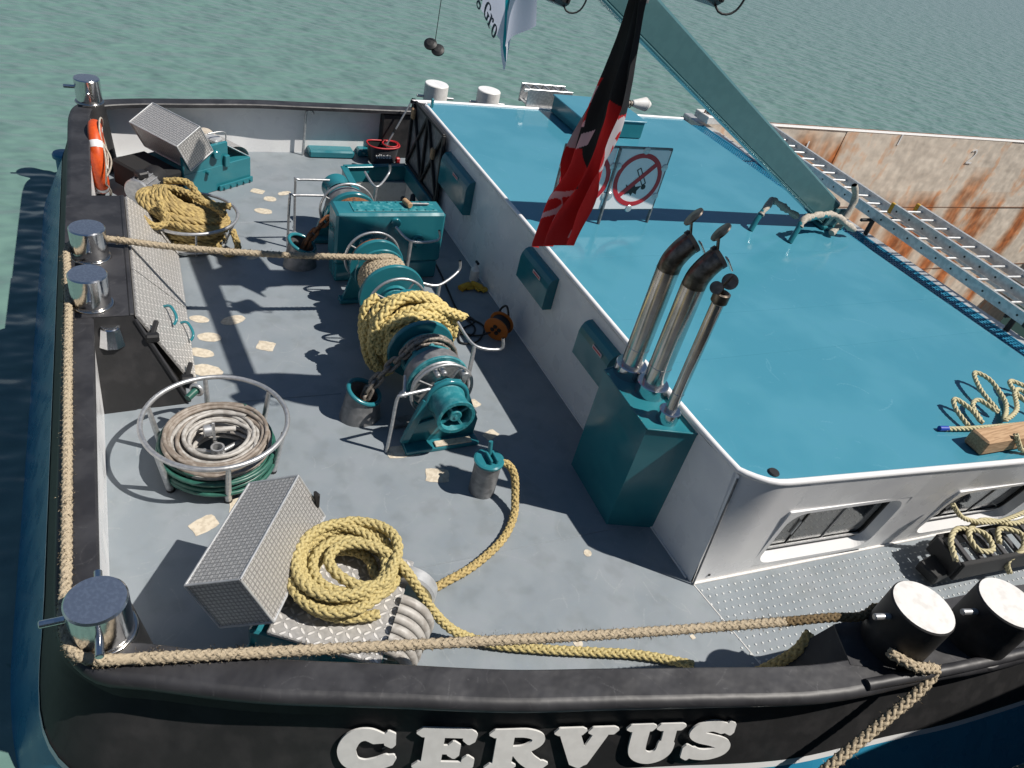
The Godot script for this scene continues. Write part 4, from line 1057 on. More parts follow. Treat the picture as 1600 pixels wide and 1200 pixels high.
		g = G.new(); g.tube(hi.slice(0, 36), .028, 8, true); part("rim", g, M.teal, cp)
		g = G.new(); 
		for s in 36: g.flat_tri(pc + Vector3(.03, .12, 0), (lo[s] as Vector3).lerp(hi[s], .4), (lo[s + 1] as Vector3).lerp(hi[s + 1], .4))
		part("throat", g, M.rust, cp)

# ---------------------------------------------------------------- baskets
func build_baskets():
	rng.seed = 61
	var c := Vector3(.47, 0, -5.95)
	var t := thing("hose_basket", "round galvanised steel ring basket on six legs holding coiled hoses", "basket", c)
	var g := G.new(); g.tube(arc(c + Vector3.UP * .6, Vector3.RIGHT, Vector3.BACK, .70, 0, TAU, 72), .026, 10, true); part("top_ring", g, M.galv, t)
	for k in 6:
		var a := k * TAU / 6 + .48; var d := Vector3(cos(a), 0, sin(a))
		g = G.new(); g.tube([c + d * .58, c + d * .60 + Vector3.UP * .1, c + d * .69 + Vector3.UP * .6], [.036, .034, .024], 10); var lg := part("leg", g, M.galv, t)
		g = G.new(); g.cyl(c + d * .58, c + d * .58 + Vector3.UP * .03, .042, 10); part("foot", g, M.rubber, lg)
		g = G.new(); g.tube([c + d * .05 + Vector3.UP * .12, c + d * .59 + Vector3.UP * .09], .026, 8); part("floor_spoke", g, M.galv, t)
	g = G.new(); g.at(c + Vector3.UP * .08).lathe([Vector2(.07, 0), Vector2(.07, .14), Vector2(.05, .14), Vector2(.05, .02)], 20); part("hub", g, M.galv, t)
	for q in [["green_hose", "dark green hose coiled around the outside of the steel ring basket", M.green_hose, 13, .57, .68, .09, .30, .024], ["grey_hose", "pale grey hose coiled in the middle of the steel ring basket", M.grey_hose, 24, .30, .60, .12, .36, .022], ["brown_hose", "brown hose laid on top of the coil in the steel ring basket", M.brown_hose, 5, .46, .64, .34, .39, .022]]:
		g = G.new(); var p := []
		var turns: int = q[3]
		for k in turns * 36:
			var a := TAU * k / 36.0
			var lay := int(k / 36.0)
			var f := float(lay) / maxf(1, turns - 1)
			var rr: float = lerpf(q[4], q[5], fmod(lay * .618 + .1, 1.0)) + .022 * sin(a + lay * 2.3) + .012 * sin(a * 2.0 + lay * 1.3)
			var y: float = lerpf(q[6], q[7], f) + .012 * sin(a * 1.7 + lay)
			var off := Vector3(cos(lay * 2.4), 0, sin(lay * 2.4)) * .025
			p.append(c + off + Vector3(cos(a) * rr, y, sin(a) * rr))
		if q[0] == "green_hose":
			p.append_array([c + Vector3(.28, .42, -.55), c + Vector3(.0, .5, -.57), c + Vector3(-.13, .55, -.56)])
		# moving average keeps layer changes smooth
		var sm := []
		for k in p.size():
			var s := Vector3.ZERO; var cnt := 0
			for j in range(maxi(0, k - 5), mini(p.size(), k + 6)): s += p[j]; cnt += 1
			sm.append(s / cnt * 1.0)
		g.tube(sm, q[8], 10)
		solo(q[0], g, q[2], q[1], "hose", c + Vector3.UP * .2)
	var cp := thing("hose_coupling", "metal hose coupling ring lying on the rim of the hose coil", "coupling", c + Vector3(-.15, .55, -.58))
	var o := c + Vector3(-.13, .56, -.56)
	g = G.new(); g.tube(arc(o, Vector3(.8, 0, .6), Vector3(0, 1, 0), .06, 0, TAU, 20), .022, 8, true); part("ring", g, M.galv, cp)
	g = G.new(); g.cyl(o, o + Vector3(-.1, -.02, .1), .038, 12); part("nozzle", g, M.green_hose, cp)
	var c2 := thing("hose_valve", "metal coupling on a short ribbed hose inside the basket", "coupling", c + Vector3(-.06, .3, -.14))
	o = c + Vector3(-.08, .34, -.14)
	g = G.new(); g.cyl(o + Vector3(-.04, 0, 0), o + Vector3(.05, 0, 0), .065, 18, -1, .01); part("body", g, M.galv, c2)
	g = G.new(); g.cyl(o + Vector3(.05, 0, 0), o + Vector3(.28, -.02, 0), .03, 12); part("hose_end", g, M.grey_hose, c2)
	g = G.new(); g.bar(o + Vector3(.06, .1, 0), o + Vector3(.06, -.1, .05), .03, .02, .004); part("clip", g, M.galv, c2)

	# rope basket
	c = Vector3(.66, 0, -10.72)
	t = thing("rope_basket", "low steel ring basket packed with old yellow rope beside the ramp", "basket", c)
	g = G.new(); g.tube(arc(c + Vector3.UP * .46, Vector3.RIGHT, Vector3.BACK, .66, 0, TAU, 60), .024, 8, true); part("top_ring", g, M.galv, t)
	g = G.new(); g.tube(arc(c + Vector3.UP * .06, Vector3.RIGHT, Vector3.BACK, .5, 0, TAU, 60), .022, 8, true); part("bottom_ring", g, M.galv, t)
	for k in 6:
		var a := k * TAU / 6 + .5; var d := Vector3(cos(a), 0, sin(a))
		g = G.new(); g.tube([c + d * .48, c + d * .5 + Vector3.UP * .06, c + d * .66 + Vector3.UP * .46], .016, 8); part("leg", g, M.galv, t)
	g = G.new(); var p := []
	for lay in 17:
		var f := lay / 16.0
		for k in 28:
			var a := TAU * k / 28.0
			var rr := lerpf(.44, .56, f) - .07 * (lay % 3) + .02 * sin(a * 3 + lay * 1.7)
			var tilt := .16 * f * sin(a + 2.6)
			p.append(c + Vector3(cos(a + lay * .3) * rr, .1 + f * .40 + tilt + .02 * sin(a * 2 + lay * 3), sin(a + lay * .3) * rr * .96))
	for lay in 9:
		for k in 24:
			var a := TAU * k / 24.0 + lay * .9
			var rx := .60 - .045 * lay; var rz := .47 - .036 * lay
			p.append(c + Vector3(-.10 + cos(a) * rx, .55 + .016 * lay - .15 * cos(a) + .02 * sin(a * 2 + lay), -.02 + sin(a) * rz))
	var sm := []
	for k in p.size():
		var s := Vector3.ZERO; var cnt := 0
		for j in range(maxi(0, k - 2), mini(p.size(), k + 3)): s += p[j]; cnt += 1
		sm.append(s / cnt)
	g.rope(path(sm, .03), .05, false, 6, 0, null, false)
	for q in [[.55, .1, .25, .0], [-.4, .62, .35, .2]]:
		g.rope(path([c + Vector3(q[0], q[1] + .2, q[2]), c + Vector3(q[0] + .05, q[1], q[2] + .2), c + Vector3(q[0] - .1, q[1] - .06 + .03, q[2] + .3), c + Vector3(q[0] - .25, q[1] + .05, q[2] + .2)], .03), .05, false, 6)
	for q in [[-.45, .75, -.2, .45, .58, .3], [-.3, .82, -.28, .55, .62, .12]]:
		g.rope(path([c + Vector3(q[0], q[1], q[2]), c + Vector3(q[0] + .3, q[1] + .04, q[2] + .12), c + Vector3(.2, .68, .1), c + Vector3(q[3], q[4], q[5])], .03), .05, false, 6)
	solo("old_rope", g, M.olive_rope, "weathered yellow brown rope heaped high in the ring basket by the ramp", "rope", c + Vector3.UP * .3)

# ---------------------------------------------------------------- hose reel boxes
func hood(t: Node, C: Vector3, u: Vector3, e1: Vector3, e2: Vector3):
	# tipped open hood, a shell of tread plate: ridge C..C+u, sides along e1 and e2
	var q := [C, C + e1, C + e1 + e2, C + e2]
	var faces := [[q[0], q[0] + u, q[1] + u, q[1]], [q[3], q[3] + u, q[0] + u, q[0]], [q[0], q[1], q[2], q[3]], [q[0] + u, q[3] + u, q[2] + u, q[1] + u], [q[1], q[1] + u, q[2] + u, q[2]]]
	for f in faces:
		var g := G.new(); g.quad(f[0], f[1], f[2], f[3]); part("hood_panel", g, M.weave, t)
	var g := G.new()
	for k in 4:
		g.tube([q[k], q[k] + u], .011, 6); g.tube([q[k], q[(k + 1) % 4]], .011, 6); g.tube([q[k] + u, q[(k + 1) % 4] + u], .011, 6)
	part("hood_edge", g, M.alu, t)
func build_reel_boxes():
	rng.seed = 71
	var s := 0.895
	var o6 := Vector3(0, 6, 0)
	var f := func(p: Vector3): return o6 + (p - o6) * s
	# near box
	var C: Vector3 = f.call(Vector3(.415, .744, -3.84)); var A: Vector3 = f.call(Vector3(1.08, .744, -4.878))
	var L: Vector3 = f.call(Vector3(.007, .461, -4.10)); var D: Vector3 = f.call(Vector3(.653, .262, -3.687))
	var u := A - C; var e1 := L - C; var e2 := D - C
	var un := u.normalized(); var vn := Vector3(-un.z, 0, un.x)
	if vn.x < 0: vn = -vn
	var t := thing("reel_box", "tread plate box with tipped hood beside the near bulwark, yellow rope coil on its lid", "box", Vector3(.7, 0, -3.7), "tread plate reel boxes")
	hood(t, C, u, e1, e2)
	var b0 := Vector3(D.x, 0, D.z)
	var bb := Basis(vn, Vector3.UP, -un)
	var g := G.new(); g.at(b0 + vn * .3 + un * .52 + Vector3.UP * .31, bb).box(Vector3.ZERO, Vector3(1.05, .6, .98), .02); part("base", g, M.teal, t)
	# lid under the coil
	g = G.new(); g.at(b0 + vn * .40 + un * .52 + Vector3.UP * .66, bb * Basis(Vector3.BACK, -.06)).box(Vector3.ZERO, Vector3(.92, .05, 1.04), .01); part("lid", g, M.lens, t)
	g = G.new(); g.at(b0 + vn * .87 + un * .9 + Vector3.UP * .5, bb * Basis(Vector3.RIGHT, PI / 2)).lathe([Vector2(.0, -.02), Vector2(.24, -.02), Vector2(.26, 0), Vector2(.26, .1), Vector2(.24, .12), Vector2(0, .12)], 28); part("reel_guard", g, M.alu, t)
	g = G.new(); g.at(b0 + vn * -.2 + un * .03 + Vector3.UP * .4, bb).cyl(Vector3.ZERO, Vector3(0, 0, .05), .03, 10); part("bolt", g, M.teal, t)
	g = G.new(); g.bar(b0 + vn * .88 + un * .06, b0 + vn * .9 + un * .1 + Vector3.UP * .5, .05, .04, .008); part("post", g, M.galv, t)
	g = G.new(); g.at(A + e2 * .55 + vn * .03, Basis(Vector3.UP, .5)).box(Vector3.ZERO, Vector3(.03, .17, .07), .01); part("rubber_stop", g, M.rubber, t)
	g = G.new()
	for k in 6:
		var p := []
		for j in 25:
			var a := PI * 1.15 - PI * 1.3 * j / 24.0
			p.append(b0 + vn * (.86 + cos(a - PI * .5) * .0 + sin(PI * j / 24.0) * (.22 + .012 * k)) + un * (.12 + .095 * k) + Vector3.UP * (.42 + cos(PI * j / 24.0) * .28))
		g.tube(p, .042, 10)
	solo("reel_hose", g, M.grey_hose, "pale hose wound on the reel under the yellow rope coil", "hose", b0 + vn * .95 + un * .4 + Vector3.UP * .4)
	# yellow rope coil on the lid
	g = G.new(); var p := []
	var cc := Vector3(1.23, .76, -3.66)
	var turns := [[.44, .0], [.36, .0], [.28, .01], [.42, .07], [.34, .08], [.45, .12], [.38, .15], [.31, .14], [.41, .20]]
	for lay in turns.size():
		for k in 30:
			var a := TAU * k / 30.0 + .9
			var rr: float = turns[lay][0] + .035 * sin(a * 2 + lay * 1.9) + .02 * sin(a * 3 + lay)
			p.append(cc + Vector3(cos(a) * rr * 1.04 + .035 * sin(lay * 2.0), turns[lay][1] + .015 * sin(a * 3 + lay), sin(a) * rr + .03 * cos(lay * 2.7)))
	for q in [[.22, .16, .36], [.05, .2, .30], [-.16, .2, .14], [-.2, .19, -.06], [-.06, .2, -.2], [.16, .22, -.17], [.36, .22, .02], [.47, .14, .16]]: p.append(cc + Vector3(q[0], q[1], q[2]))
	p.append_array([Vector3(1.80, .66, -3.44), Vector3(1.98, .34, -3.32), Vector3(2.16, .07, -3.22), Vector3(2.4, .055, -3.08), Vector3(2.94, .055, -2.85), Vector3(3.4, .055, -2.70), Vector3(3.85, .055, -2.55), Vector3(4.15, .055, -2.40), Vector3(4.42, .055, -2.18)])
	var sm := []
	for k in p.size():
		var sv := Vector3.ZERO; var cnt := 0
		var w := 3 if k < 260 else 1
		for j in range(maxi(0, k - w), mini(p.size(), k + w + 1)): sv += p[j]; cnt += 1
		sm.append(sv / cnt)
	g.rope(path(sm, .018), .044, false, 6)
	solo("rope_coil", g, M.yellow_rope, "coil of yellow plaited rope on the tread plate lid, its tail crossing the deck", "rope", cc)

	# far box
	C = Vector3(.611, .947, -11.95); A = Vector3(-.01, .947, -12.86); L = Vector3(.98, 1.18, -12.2); D = Vector3(.80, .50, -12.08)
	u = A - C; e1 = L - C; e2 = D - C
	un = u.normalized(); vn = Vector3(.826, 0, -.563)
	t = thing("reel_box", "tread plate box with tipped hood beside the far white bulwark", "box", Vector3(1.2, 0, -12.6), "tread plate reel boxes")
	hood(t, C, u, e1, e2)
	b0 = Vector3(.70, 0, -12.02)
	bb = Basis(vn, Vector3.UP, -un)
	g = G.new(); g.at(b0 + vn * .69 + un * .5 + Vector3.UP * .22, bb).box(Vector3.ZERO, Vector3(1.38, .44, .95), .012); part("base", g, M.teal, t)
	g = G.new(); g.at(b0 + vn * .45 + un * .06 + Vector3.UP * .5, bb).box(Vector3.ZERO, Vector3(.9, .62, .06), .01); part("end_plate", g, M.teal, t)
	g = G.new(); g.at(b0 + vn * 1.02 + un * -.01 + Vector3.UP * .05, bb).box(Vector3.ZERO, Vector3(.72, .1, .03), .006); part("foot_angle", g, M.teal, t)
	for k in 5:
		g = G.new(); g.at(b0 + vn * (.75 + k * .14) + un * -.03 + Vector3.UP * .05, bb).cyl(Vector3.ZERO, Vector3(0, 0, .03), .02, 6); part("bolt", g, M.teal, t)
	g = G.new(); g.at(b0 + vn * .62 + un * .0 + Vector3.UP * .66, bb).cyl(Vector3.ZERO, Vector3(0, 0, .06), .075, 20, -1, .01); part("bearing", g, M.teal, t)
	g = G.new(); g.at(b0 + vn * .45 + un * .02 + Vector3.UP * .38, bb).cyl(Vector3.ZERO, Vector3(0, 0, .07), .035, 10); part("knob", g, M.teal, t)
	g = G.new(); g.at(b0 + vn * .84 + un * -.0 + Vector3.UP * .5, bb).box(Vector3.ZERO, Vector3(.1, .2, .06), .01); part("lug", g, M.teal, t)
	g = G.new()
	var rows := []
	for k in 9:
		var a := PI * .5 * k / 8.0
		var r0 := b0 + vn * (1.02 + sin(a) * .34) + Vector3.UP * (.46 + cos(a) * .22)
		rows.append([r0 + un * .05, r0 + un * .95])
	g.grid(rows, 1.6); part("curved_cover", g, M.lens, t)
	g = G.new(); g.bar(b0 + vn * .80 + un * .1 + Vector3.UP * .8, b0 + vn * .66 + un * .5 + Vector3.UP * .86, .2, .1, .03); part("reel_guard", g, M.alu, t)
	bent([b0 + vn * .9 + un * .1 + Vector3.UP * .7, b0 + vn * .9 + un * .1 + Vector3.UP * .94, b0 + vn * .6 + un * .14 + Vector3.UP * .96], .012, M.galv, "guide_bar", t)
	g = G.new(); g.at(b0 + vn * -.3 + un * .5 + Vector3.UP * .3, bb).box(Vector3.ZERO, Vector3(.6, .42, .9), .03); part("reel_case", g, M.case, t)
	g = G.new()
	for k in 3:
		var o := b0 + vn * (.42 + k * .07) + un * (.3 + k * .05) + Vector3.UP * (.88 - .02 * k)
		g.tube(path([o, o + vn * .12 + Vector3.UP * .06, o + vn * .3 + un * .05, o + vn * .4 + Vector3.DOWN * .12], .04), .045, 10)
	solo("reel_hose", g, M.canvas, "pale hose end showing over the far tread plate box", "hose", b0 + vn * .6 + Vector3.UP * .9)
	# electric motor
	t = thing("electric_motor", "grey electric motor with black fan cover next to the heaped rope", "motor", Vector3(.05, .0, -11.6))
	var m0 := Vector3(-.02, .42, -11.45); var md := Vector3(.5, 0, -.86).normalized()
	g = G.new(); g.cyl(m0, m0 + md * .05, .2, 28, -1, .015); part("end_bell", g, M.galv, t)
	g = G.new(); g.cyl(m0 + md * .05, m0 + md * .4, .16, 24); part("stator", g, M.grey_metal, t)
	for k in 16:
		var a := TAU * k / 16; var r := md.cross(Vector3.UP) * cos(a) + Vector3.UP * sin(a)
		g = G.new(); g.bar(m0 + md * .06 + r * .17, m0 + md * .38 + r * .17, .012, .05, 0, r); part("cooling_fin", g, M.galv, t)
	g = G.new(); g.cyl(m0 + md * .4, m0 + md * .66, .2, 24, -1, .04); part("fan_cover", g, M.rubber, t)
	g = G.new(); g.at(m0 + md * .18 + Vector3.UP * .22, Basis(Vector3.UP, .5)).box(Vector3.ZERO, Vector3(.16, .1, .16), .02); part("terminal_box", g, M.rubber, t)
	g = G.new(); g.cyl(m0 - md * .06, m0, .035, 10); part("shaft_end", g, M.galv, t)
	g = G.new(); g.bar(m0 + md * .02 + Vector3(0, -.18, 0), m0 + md * .02 + Vector3(.04, -.42, .02), .12, .05, .01); part("foot", g, M.galv, t)

# ---------------------------------------------------------------- deck gear
func build_deck_gear():
	rng.seed = 81
	# lifebuoy
	var c := Vector3(-.49, .60, -12.28)
	var t := thing("lifebuoy", "orange lifebuoy with white bands hanging on the bow bulwark", "lifebuoy", Vector3(-.5, .0, -12.28))
	var g := G.new()
	var ap := arc(c, Vector3(0, 0, 1), Vector3(0, 1, 0), .46, 0, TAU, 56)
	g.tube(ap, .095, 16, true); part("ring", g, M.orange, t)
	for k in 4:
		var a := PI * .25 + k * PI * .5
		g = G.new(); g.tube(arc(c, Vector3(0, 0, 1), Vector3(0, 1, 0), .46, a - .1, a + .1, 6), .0985, 16); part("band", g, M.white, t)
	g = G.new(); var gp := []
	for k in 48:
		var a := TAU * k / 48.0; gp.append(c + Vector3(.09 + .02 * sin(a * 4), sin(a) * (.54 + .06 * cos(a * 4)), cos(a) * (.54 + .06 * cos(a * 4))))
	g.tube(gp, .014, 6, true); part("grab_line", g, M.canvas, t)
	bent([c + Vector3(.0, -.3, .35), c + Vector3(.14, -.1, .2), c + Vector3(.16, .05, .1), c + Vector3(.05, .25, -.1)], .014, M.canvas, "hanging_line", t)
	g = G.new(); g.box(c + Vector3(-.05, -.52, 0), Vector3(.14, .06, .3), .01); part("rack", g, M.galv, t)
	# rail hook
	t = thing("rail_post", "thin bent steel rail post standing before the far bulwark", "post", Vector3(2.96, 0, -14.02))
	bent([Vector3(2.96, 0, -13.98), Vector3(2.98, .4, -13.98), Vector3(3.0, .8, -13.98), Vector3(3.03, .87, -13.98), Vector3(3.1, .88, -13.98), Vector3(3.14, .82, -13.98)], .024, M.galv, "bar", t)
	# low teal covers on the far deck
	for q in [[3.06, 3.95, "flat teal deck cover beside the thin rail post", 0.0], [4.05, 4.6, "small teal deck cover behind the mop bucket", .1]]:
		g = G.new(); g.box(Vector3((q[0] + q[1]) / 2, .075, -14.0 - q[3]), Vector3(q[1] - q[0], .15, .3), .03); solo("deck_cover", g, M.teal, q[2], "cover", Vector3((q[0] + q[1]) / 2, 0, -14), "deck covers")
	# mop bucket
	c = Vector3(4.47, 0, -13.72)
	t = thing("mop_bucket", "dark grey mop bucket with red rim standing near the open hatch", "bucket", c)
	g = G.new()
	var lo := []; var hi := []; var hi2 := []
	for k in 41:
		var a := TAU * k / 40
		var sx := signf(cos(a)) * pow(absf(cos(a)), .7); var sz := signf(sin(a)) * pow(absf(sin(a)), .7)
		lo.append(c + Vector3(sx * .25, .02, sz * .17)); hi.append(c + Vector3(sx * .32, .38 + .02 * absf(cos(a)), sz * .21)); hi2.append(c + Vector3(sx * .27, .08, sz * .16))
	g.grid([lo, hi]); part("body", g, M.plastic_grey, t)
	g = G.new(); g.grid([hi, hi2]); part("inside", g, M.rubber, t)
	g = G.new(); g.tube(hi.slice(0, 40), .017, 8, true); part("rim", g, M.red, t)
	g = G.new(); g.tube(arc(c + Vector3(.14, .4, 0), Vector3.RIGHT, Vector3.BACK, .15, 0, TAU, 28), .017, 8, true); part("wringer_ring", g, M.red, t)
	g = G.new(); g.at(c + Vector3(.14, .25, 0)).lathe([Vector2(.15, .13), Vector2(.12, 0), Vector2(0, 0)], 20); part("wringer_basket", g, M.plastic_grey, t)
	g = G.new(); g.box(c + Vector3(.3, .1, .1), Vector3(.09, .14, .08), .02); part("pedal", g, M.red, t)
	for q in [-.2, .22]:
		g = G.new(); g.cyl(c + Vector3(q, .04, .16), c + Vector3(q, .04, .2), .04, 12); part("wheel", g, M.rubber, t)
	var f := SystemFont.new(); f.font_names = PackedStringArray(["Droid Sans"]); f.font_weight = 700
	inst("brand_print", word("vileda", f, .11, .004), M.print_white, t, Transform3D(Basis(Vector3.RIGHT, -.25), c + Vector3(-.03, .22, .202)))
	t = thing("mop", "mop handle leaning out of the red rimmed bucket", "mop", c + Vector3(.05, .3, 0))
	g = G.new(); g.tube([c + Vector3(.06, .36, 0), Vector3(5.0, 1.28, -13.8)], .018, 8); part("handle", g, M.galv, t)
	for q in [.35, 1.0]:
		var a := (c + Vector3(.06, .36, 0)).lerp(Vector3(5.0, 1.28, -13.8), q); var d := (Vector3(5.0, 1.28, -13.8) - c - Vector3(.06, .36, 0)).normalized()
		g = G.new(); g.cyl(a - d * .06, a + d * .02, .026, 10); part("grip", g, M.rubber, t)
	g = G.new()
	for k in 60:
		var a := rng.randf() * TAU; var r := rng.randf_range(.02, .12); var b := c + Vector3(.1, .36, 0)
		g.tube([b, b + Vector3(cos(a) * r * .7, -.04, sin(a) * r * .7), b + Vector3(cos(a) * r, -.14, sin(a) * r)], .008, 4)
	part("mop_head", g, M.canvas, t)
	# hatch
	t = thing("hatch", "open teal deck hatch with a grey lined opening beside the deckhouse", "hatch", Vector3(4.1, 0, -12.1))
	var H0 := [Vector3(3.47, 0, -12.82), Vector3(4.72, 0, -12.95), Vector3(4.75, 0, -11.3), Vector3(3.45, 0, -11.3)]
	for k in 4:
		var a: Vector3 = H0[k]; var b: Vector3 = H0[(k + 1) % 4]
		g = G.new(); g.bar(a + Vector3.UP * .15, b + Vector3.UP * .15, .06, .3, .008); var cg := part("coaming", g, M.teal, t)
		g = G.new(); g.bar(a + Vector3.UP * .305, b + Vector3.UP * .305, .13, .025, .008); part("rim", g, M.teal, cg)
	# well below the deck
	g = G.new(); g.box(Vector3(4.1, -.62, -12.07), Vector3(1.3, .02, 1.55)); part("well_floor", g, M.deck, t)
	for q in [[Vector3(4.1, -.31, -12.84), Vector3(1.3, .62, .02)], [Vector3(4.1, -.31, -11.32), Vector3(1.3, .62, .02)], [Vector3(3.49, -.31, -12.07), Vector3(.02, .62, 1.5)], [Vector3(4.73, -.31, -12.07), Vector3(.02, .62, 1.5)]]:
		g = G.new(); g.box(q[0], q[1]); part("well_wall", g, M.white_dirty, t)
	g = G.new()
	var l0 := Vector3(4.78, .33, -13.05); var l1 := Vector3(4.78, .33, -11.32); var l2 := Vector3(4.80, 1.52, -11.42); var l3 := Vector3(4.80, 1.52, -13.1)
	g.quad(l0, l1, l2, l3); g.quad(l0 + Vector3(.02, 0, 0), l3 + Vector3(.02, 0, 0), l2 + Vector3(.02, 0, 0), l1 + Vector3(.02, 0, 0)); var ld := part("lid", g, M.grey_metal, t)
	for e in [[l0, l1], [l1, l2], [l2, l3], [l3, l0], [l0, l2.lerp(l3, .5)], [l1, l2.lerp(l3, .5)], [l0.lerp(l1, .5), l3], [l0.lerp(l1, .5), l2], [l0.lerp(l1, .5), l3.lerp(l2, .5)]]:
		g = G.new(); g.bar(e[0] + Vector3(-.03, 0, 0), e[1] + Vector3(-.03, 0, 0), .05, .05, .006, Vector3.RIGHT); part("brace", g, M.rubber, ld)
	for q in [[-11.65, 1.1], [-12.85, 1.35]]:
		g = G.new(); g.box(Vector3(4.70, q[1], q[0]), Vector3(.07, .2, .1), .02); part("wooden_wedge", g, M.wood, ld)
	# wheels and gear inside the hatch
	g = G.new()
	for q in [[4.3, -11.75], [4.52, -11.85]]:
		g.tube(arc(Vector3(q[0], -.02, q[1]), Vector3(.3, 0, -.95), Vector3.UP, .2, 0, TAU, 24), .045, 8, true)
	solo("rubber_fender", g, M.rubber, "pair of black rubber rings lying in the open hatch", "fender", Vector3(4.4, -.6, -11.8))
	# cable reel
	c = Vector3(4.50, .2, -7.70)
	t = thing("cable_reel", "orange cable reel with black cable on the deck beside the deckhouse", "cable reel", Vector3(4.5, 0, -7.7))
	var ax := Vector3(.75, .12, -.66).normalized()
	for q in [-.09, .09]:
		g = G.new(); g.cyl(c + ax * (q - .012), c + ax * (q + .012), .19, 28, -1, .006); var fl := part("flange", g, M.reel_orange, t)
		if q < 0:
			for k in 4:
				var a := TAU * k / 4 + .3; var y := ax.cross(Vector3.UP).normalized(); var zz := y.cross(ax)
				var o: Vector3 = c + ax * (q - .014) + (y * cos(a) + zz * sin(a)) * .055
				g = G.new(); g.cyl(o, o - ax * .012, .032, 12); part("socket", g, M.rubber, fl)
	g = G.new(); g.cyl(c - ax * .08, c + ax * .08, .15, 24); part("wound_cable", g, M.rubber, t)
	bent([c + ax * .14 + Vector3(0, -.19, .1), c + ax * .16 + Vector3(0, .1, .12), c + ax * .14 + Vector3(0, .26, 0), c + ax * .1 + Vector3(0, .1, -.14), c + ax * .12 + Vector3(0, -.19, -.1)], .016, M.rubber, "stand", t)
	g = G.new(); g.tube(path([c + Vector3(-.1, -.1, 0), Vector3(4.2, .02, -7.75), Vector3(3.95, .02, -7.9), Vector3(3.9, .02, -8.15), Vector3(4.2, .02, -8.2), Vector3(4.4, .02, -7.95), Vector3(4.15, .03, -7.6), Vector3(3.9, .02, -7.62), Vector3(4.0, .02, -7.9), Vector3(4.3, .03, -8.1), Vector3(4.1, .03, -8.35), Vector3(3.85, .02, -8.1), Vector3(4.05, .03, -7.75), Vector3(4.25, .02, -7.95), Vector3(4.15, .02, -8.4), Vector3(4.2, .02, -9.0), Vector3(4.25, .02, -9.5), Vector3(4.3, .02, -10.4), Vector3(4.45, .02, -11.1)], .04), .014, 7)
	solo("black_cable", g, M.rubber, "thin black cable in loose loops leading off from the orange reel", "cable", Vector3(4.1, 0, -8))
	# work gloves
	for q in [[4.52, -9.02, .4], [4.72, -8.98, -.9]]:
		t = thing("work_glove", "yellow work glove lying flat on deck, the one farther from the white wall" if q[0] < 4.6 else "yellow work glove propped against the white deckhouse wall", "glove", Vector3(q[0], 0, q[1]), "work gloves")
		g = G.new(); var b := Basis(Vector3.UP, q[2])
		var o := Vector3(q[0], .035, q[1])
		g.tube([o + b * Vector3(-.13, 0, 0), o + b * Vector3(-.05, .015, 0), o + b * Vector3(.03, .01, 0), o + b * Vector3(.06, 0, 0)], [.06, .055, .06, .045], 10); part("palm", g, M.yellow, t)
		for k in 4:
			var s := o + b * Vector3(.04, 0, -.045 + k * .03)
			g = G.new(); g.tube([s, s + b * Vector3(.06, .012, -.01 + .006 * k), s + b * Vector3(.12 - .015 * absf(k - 1.4), -.005, -.012 + .008 * k)], [.019, .018, .013], 8); part("finger", g, M.yellow, t)
		g = G.new(); g.tube([o + b * Vector3(-.03, 0, .05), o + b * Vector3(.03, .01, .09), o + b * Vector3(.07, 0, .1)], [.022, .02, .014], 8); part("thumb", g, M.yellow, t)
	# spray bottle
	c = Vector3(4.74, 0, -9.25)
	t = thing("spray_bottle", "clear bottle with white cap standing against the deckhouse wall", "bottle", c)
	g = G.new(); g.at(c).lathe([Vector2(0, 0), Vector2(.07, 0), Vector2(.075, .02), Vector2(.075, .2), Vector2(.03, .26)], 20); part("body", g, M.white_dirty, t)
	g = G.new(); g.at(c).lathe([Vector2(.034, .26), Vector2(.034, .32), Vector2(0, .325)], 14); part("cap", g, M.print_white, t)
	g = G.new(); g.box(c + Vector3(0, .34, .02), Vector3(.04, .04, .1), .01); part("trigger", g, M.rubber, t)
	# black step frame with ropes on the side deck
	t = thing("step_frame", "black slatted step frame with rope on it beside the second window", "step frame", Vector3(8.5, 0, -2.3))
	g = G.new(); g.bar(Vector3(7.95, .32, -2.22), Vector3(9.8, .36, -2.02), .06, .28, .01); g.bar(Vector3(8.0, .36, -2.62), Vector3(9.8, .36, -2.45), .06, .2, .01); g.bar(Vector3(7.95, .32, -2.22), Vector3(8.0, .34, -2.62), .06, .24, .01); part("frame", g, M.rubber, t)
	for k in 9:
		g = G.new(); g.bar(Vector3(8.12 + k * .2, .43, -2.22 + k * .02), Vector3(8.22 + k * .2, .43, -2.58 + k * .02), .07, .03, .006); part("slat", g, M.plastic_grey, t)
	g = G.new(); g.bar(Vector3(7.75, .14, -2.38), Vector3(8.05, .2, -2.4), .26, .16, .02); part("foot", g, M.rubber, t)
	g = G.new()
	g.rope(path([Vector3(7.9, .46, -2.28), Vector3(8.05, .5, -2.5), Vector3(8.3, .53, -2.6), Vector3(8.6, .52, -2.45), Vector3(8.5, .5, -2.25), Vector3(8.3, .5, -2.3), Vector3(8.35, .54, -2.5), Vector3(8.7, .56, -2.6), Vector3(9.2, .54, -2.45), Vector3(9.7, .54, -2.5)], .02), .034, false, 6, 0, null, false)
	g.rope(path([Vector3(8.0, .9, -2.72), Vector3(8.3, .68, -2.62), Vector3(8.8, .62, -2.5), Vector3(9.4, .66, -2.5), Vector3(9.9, .7, -2.5)], .02), .03, false, 6, 0, null, false)
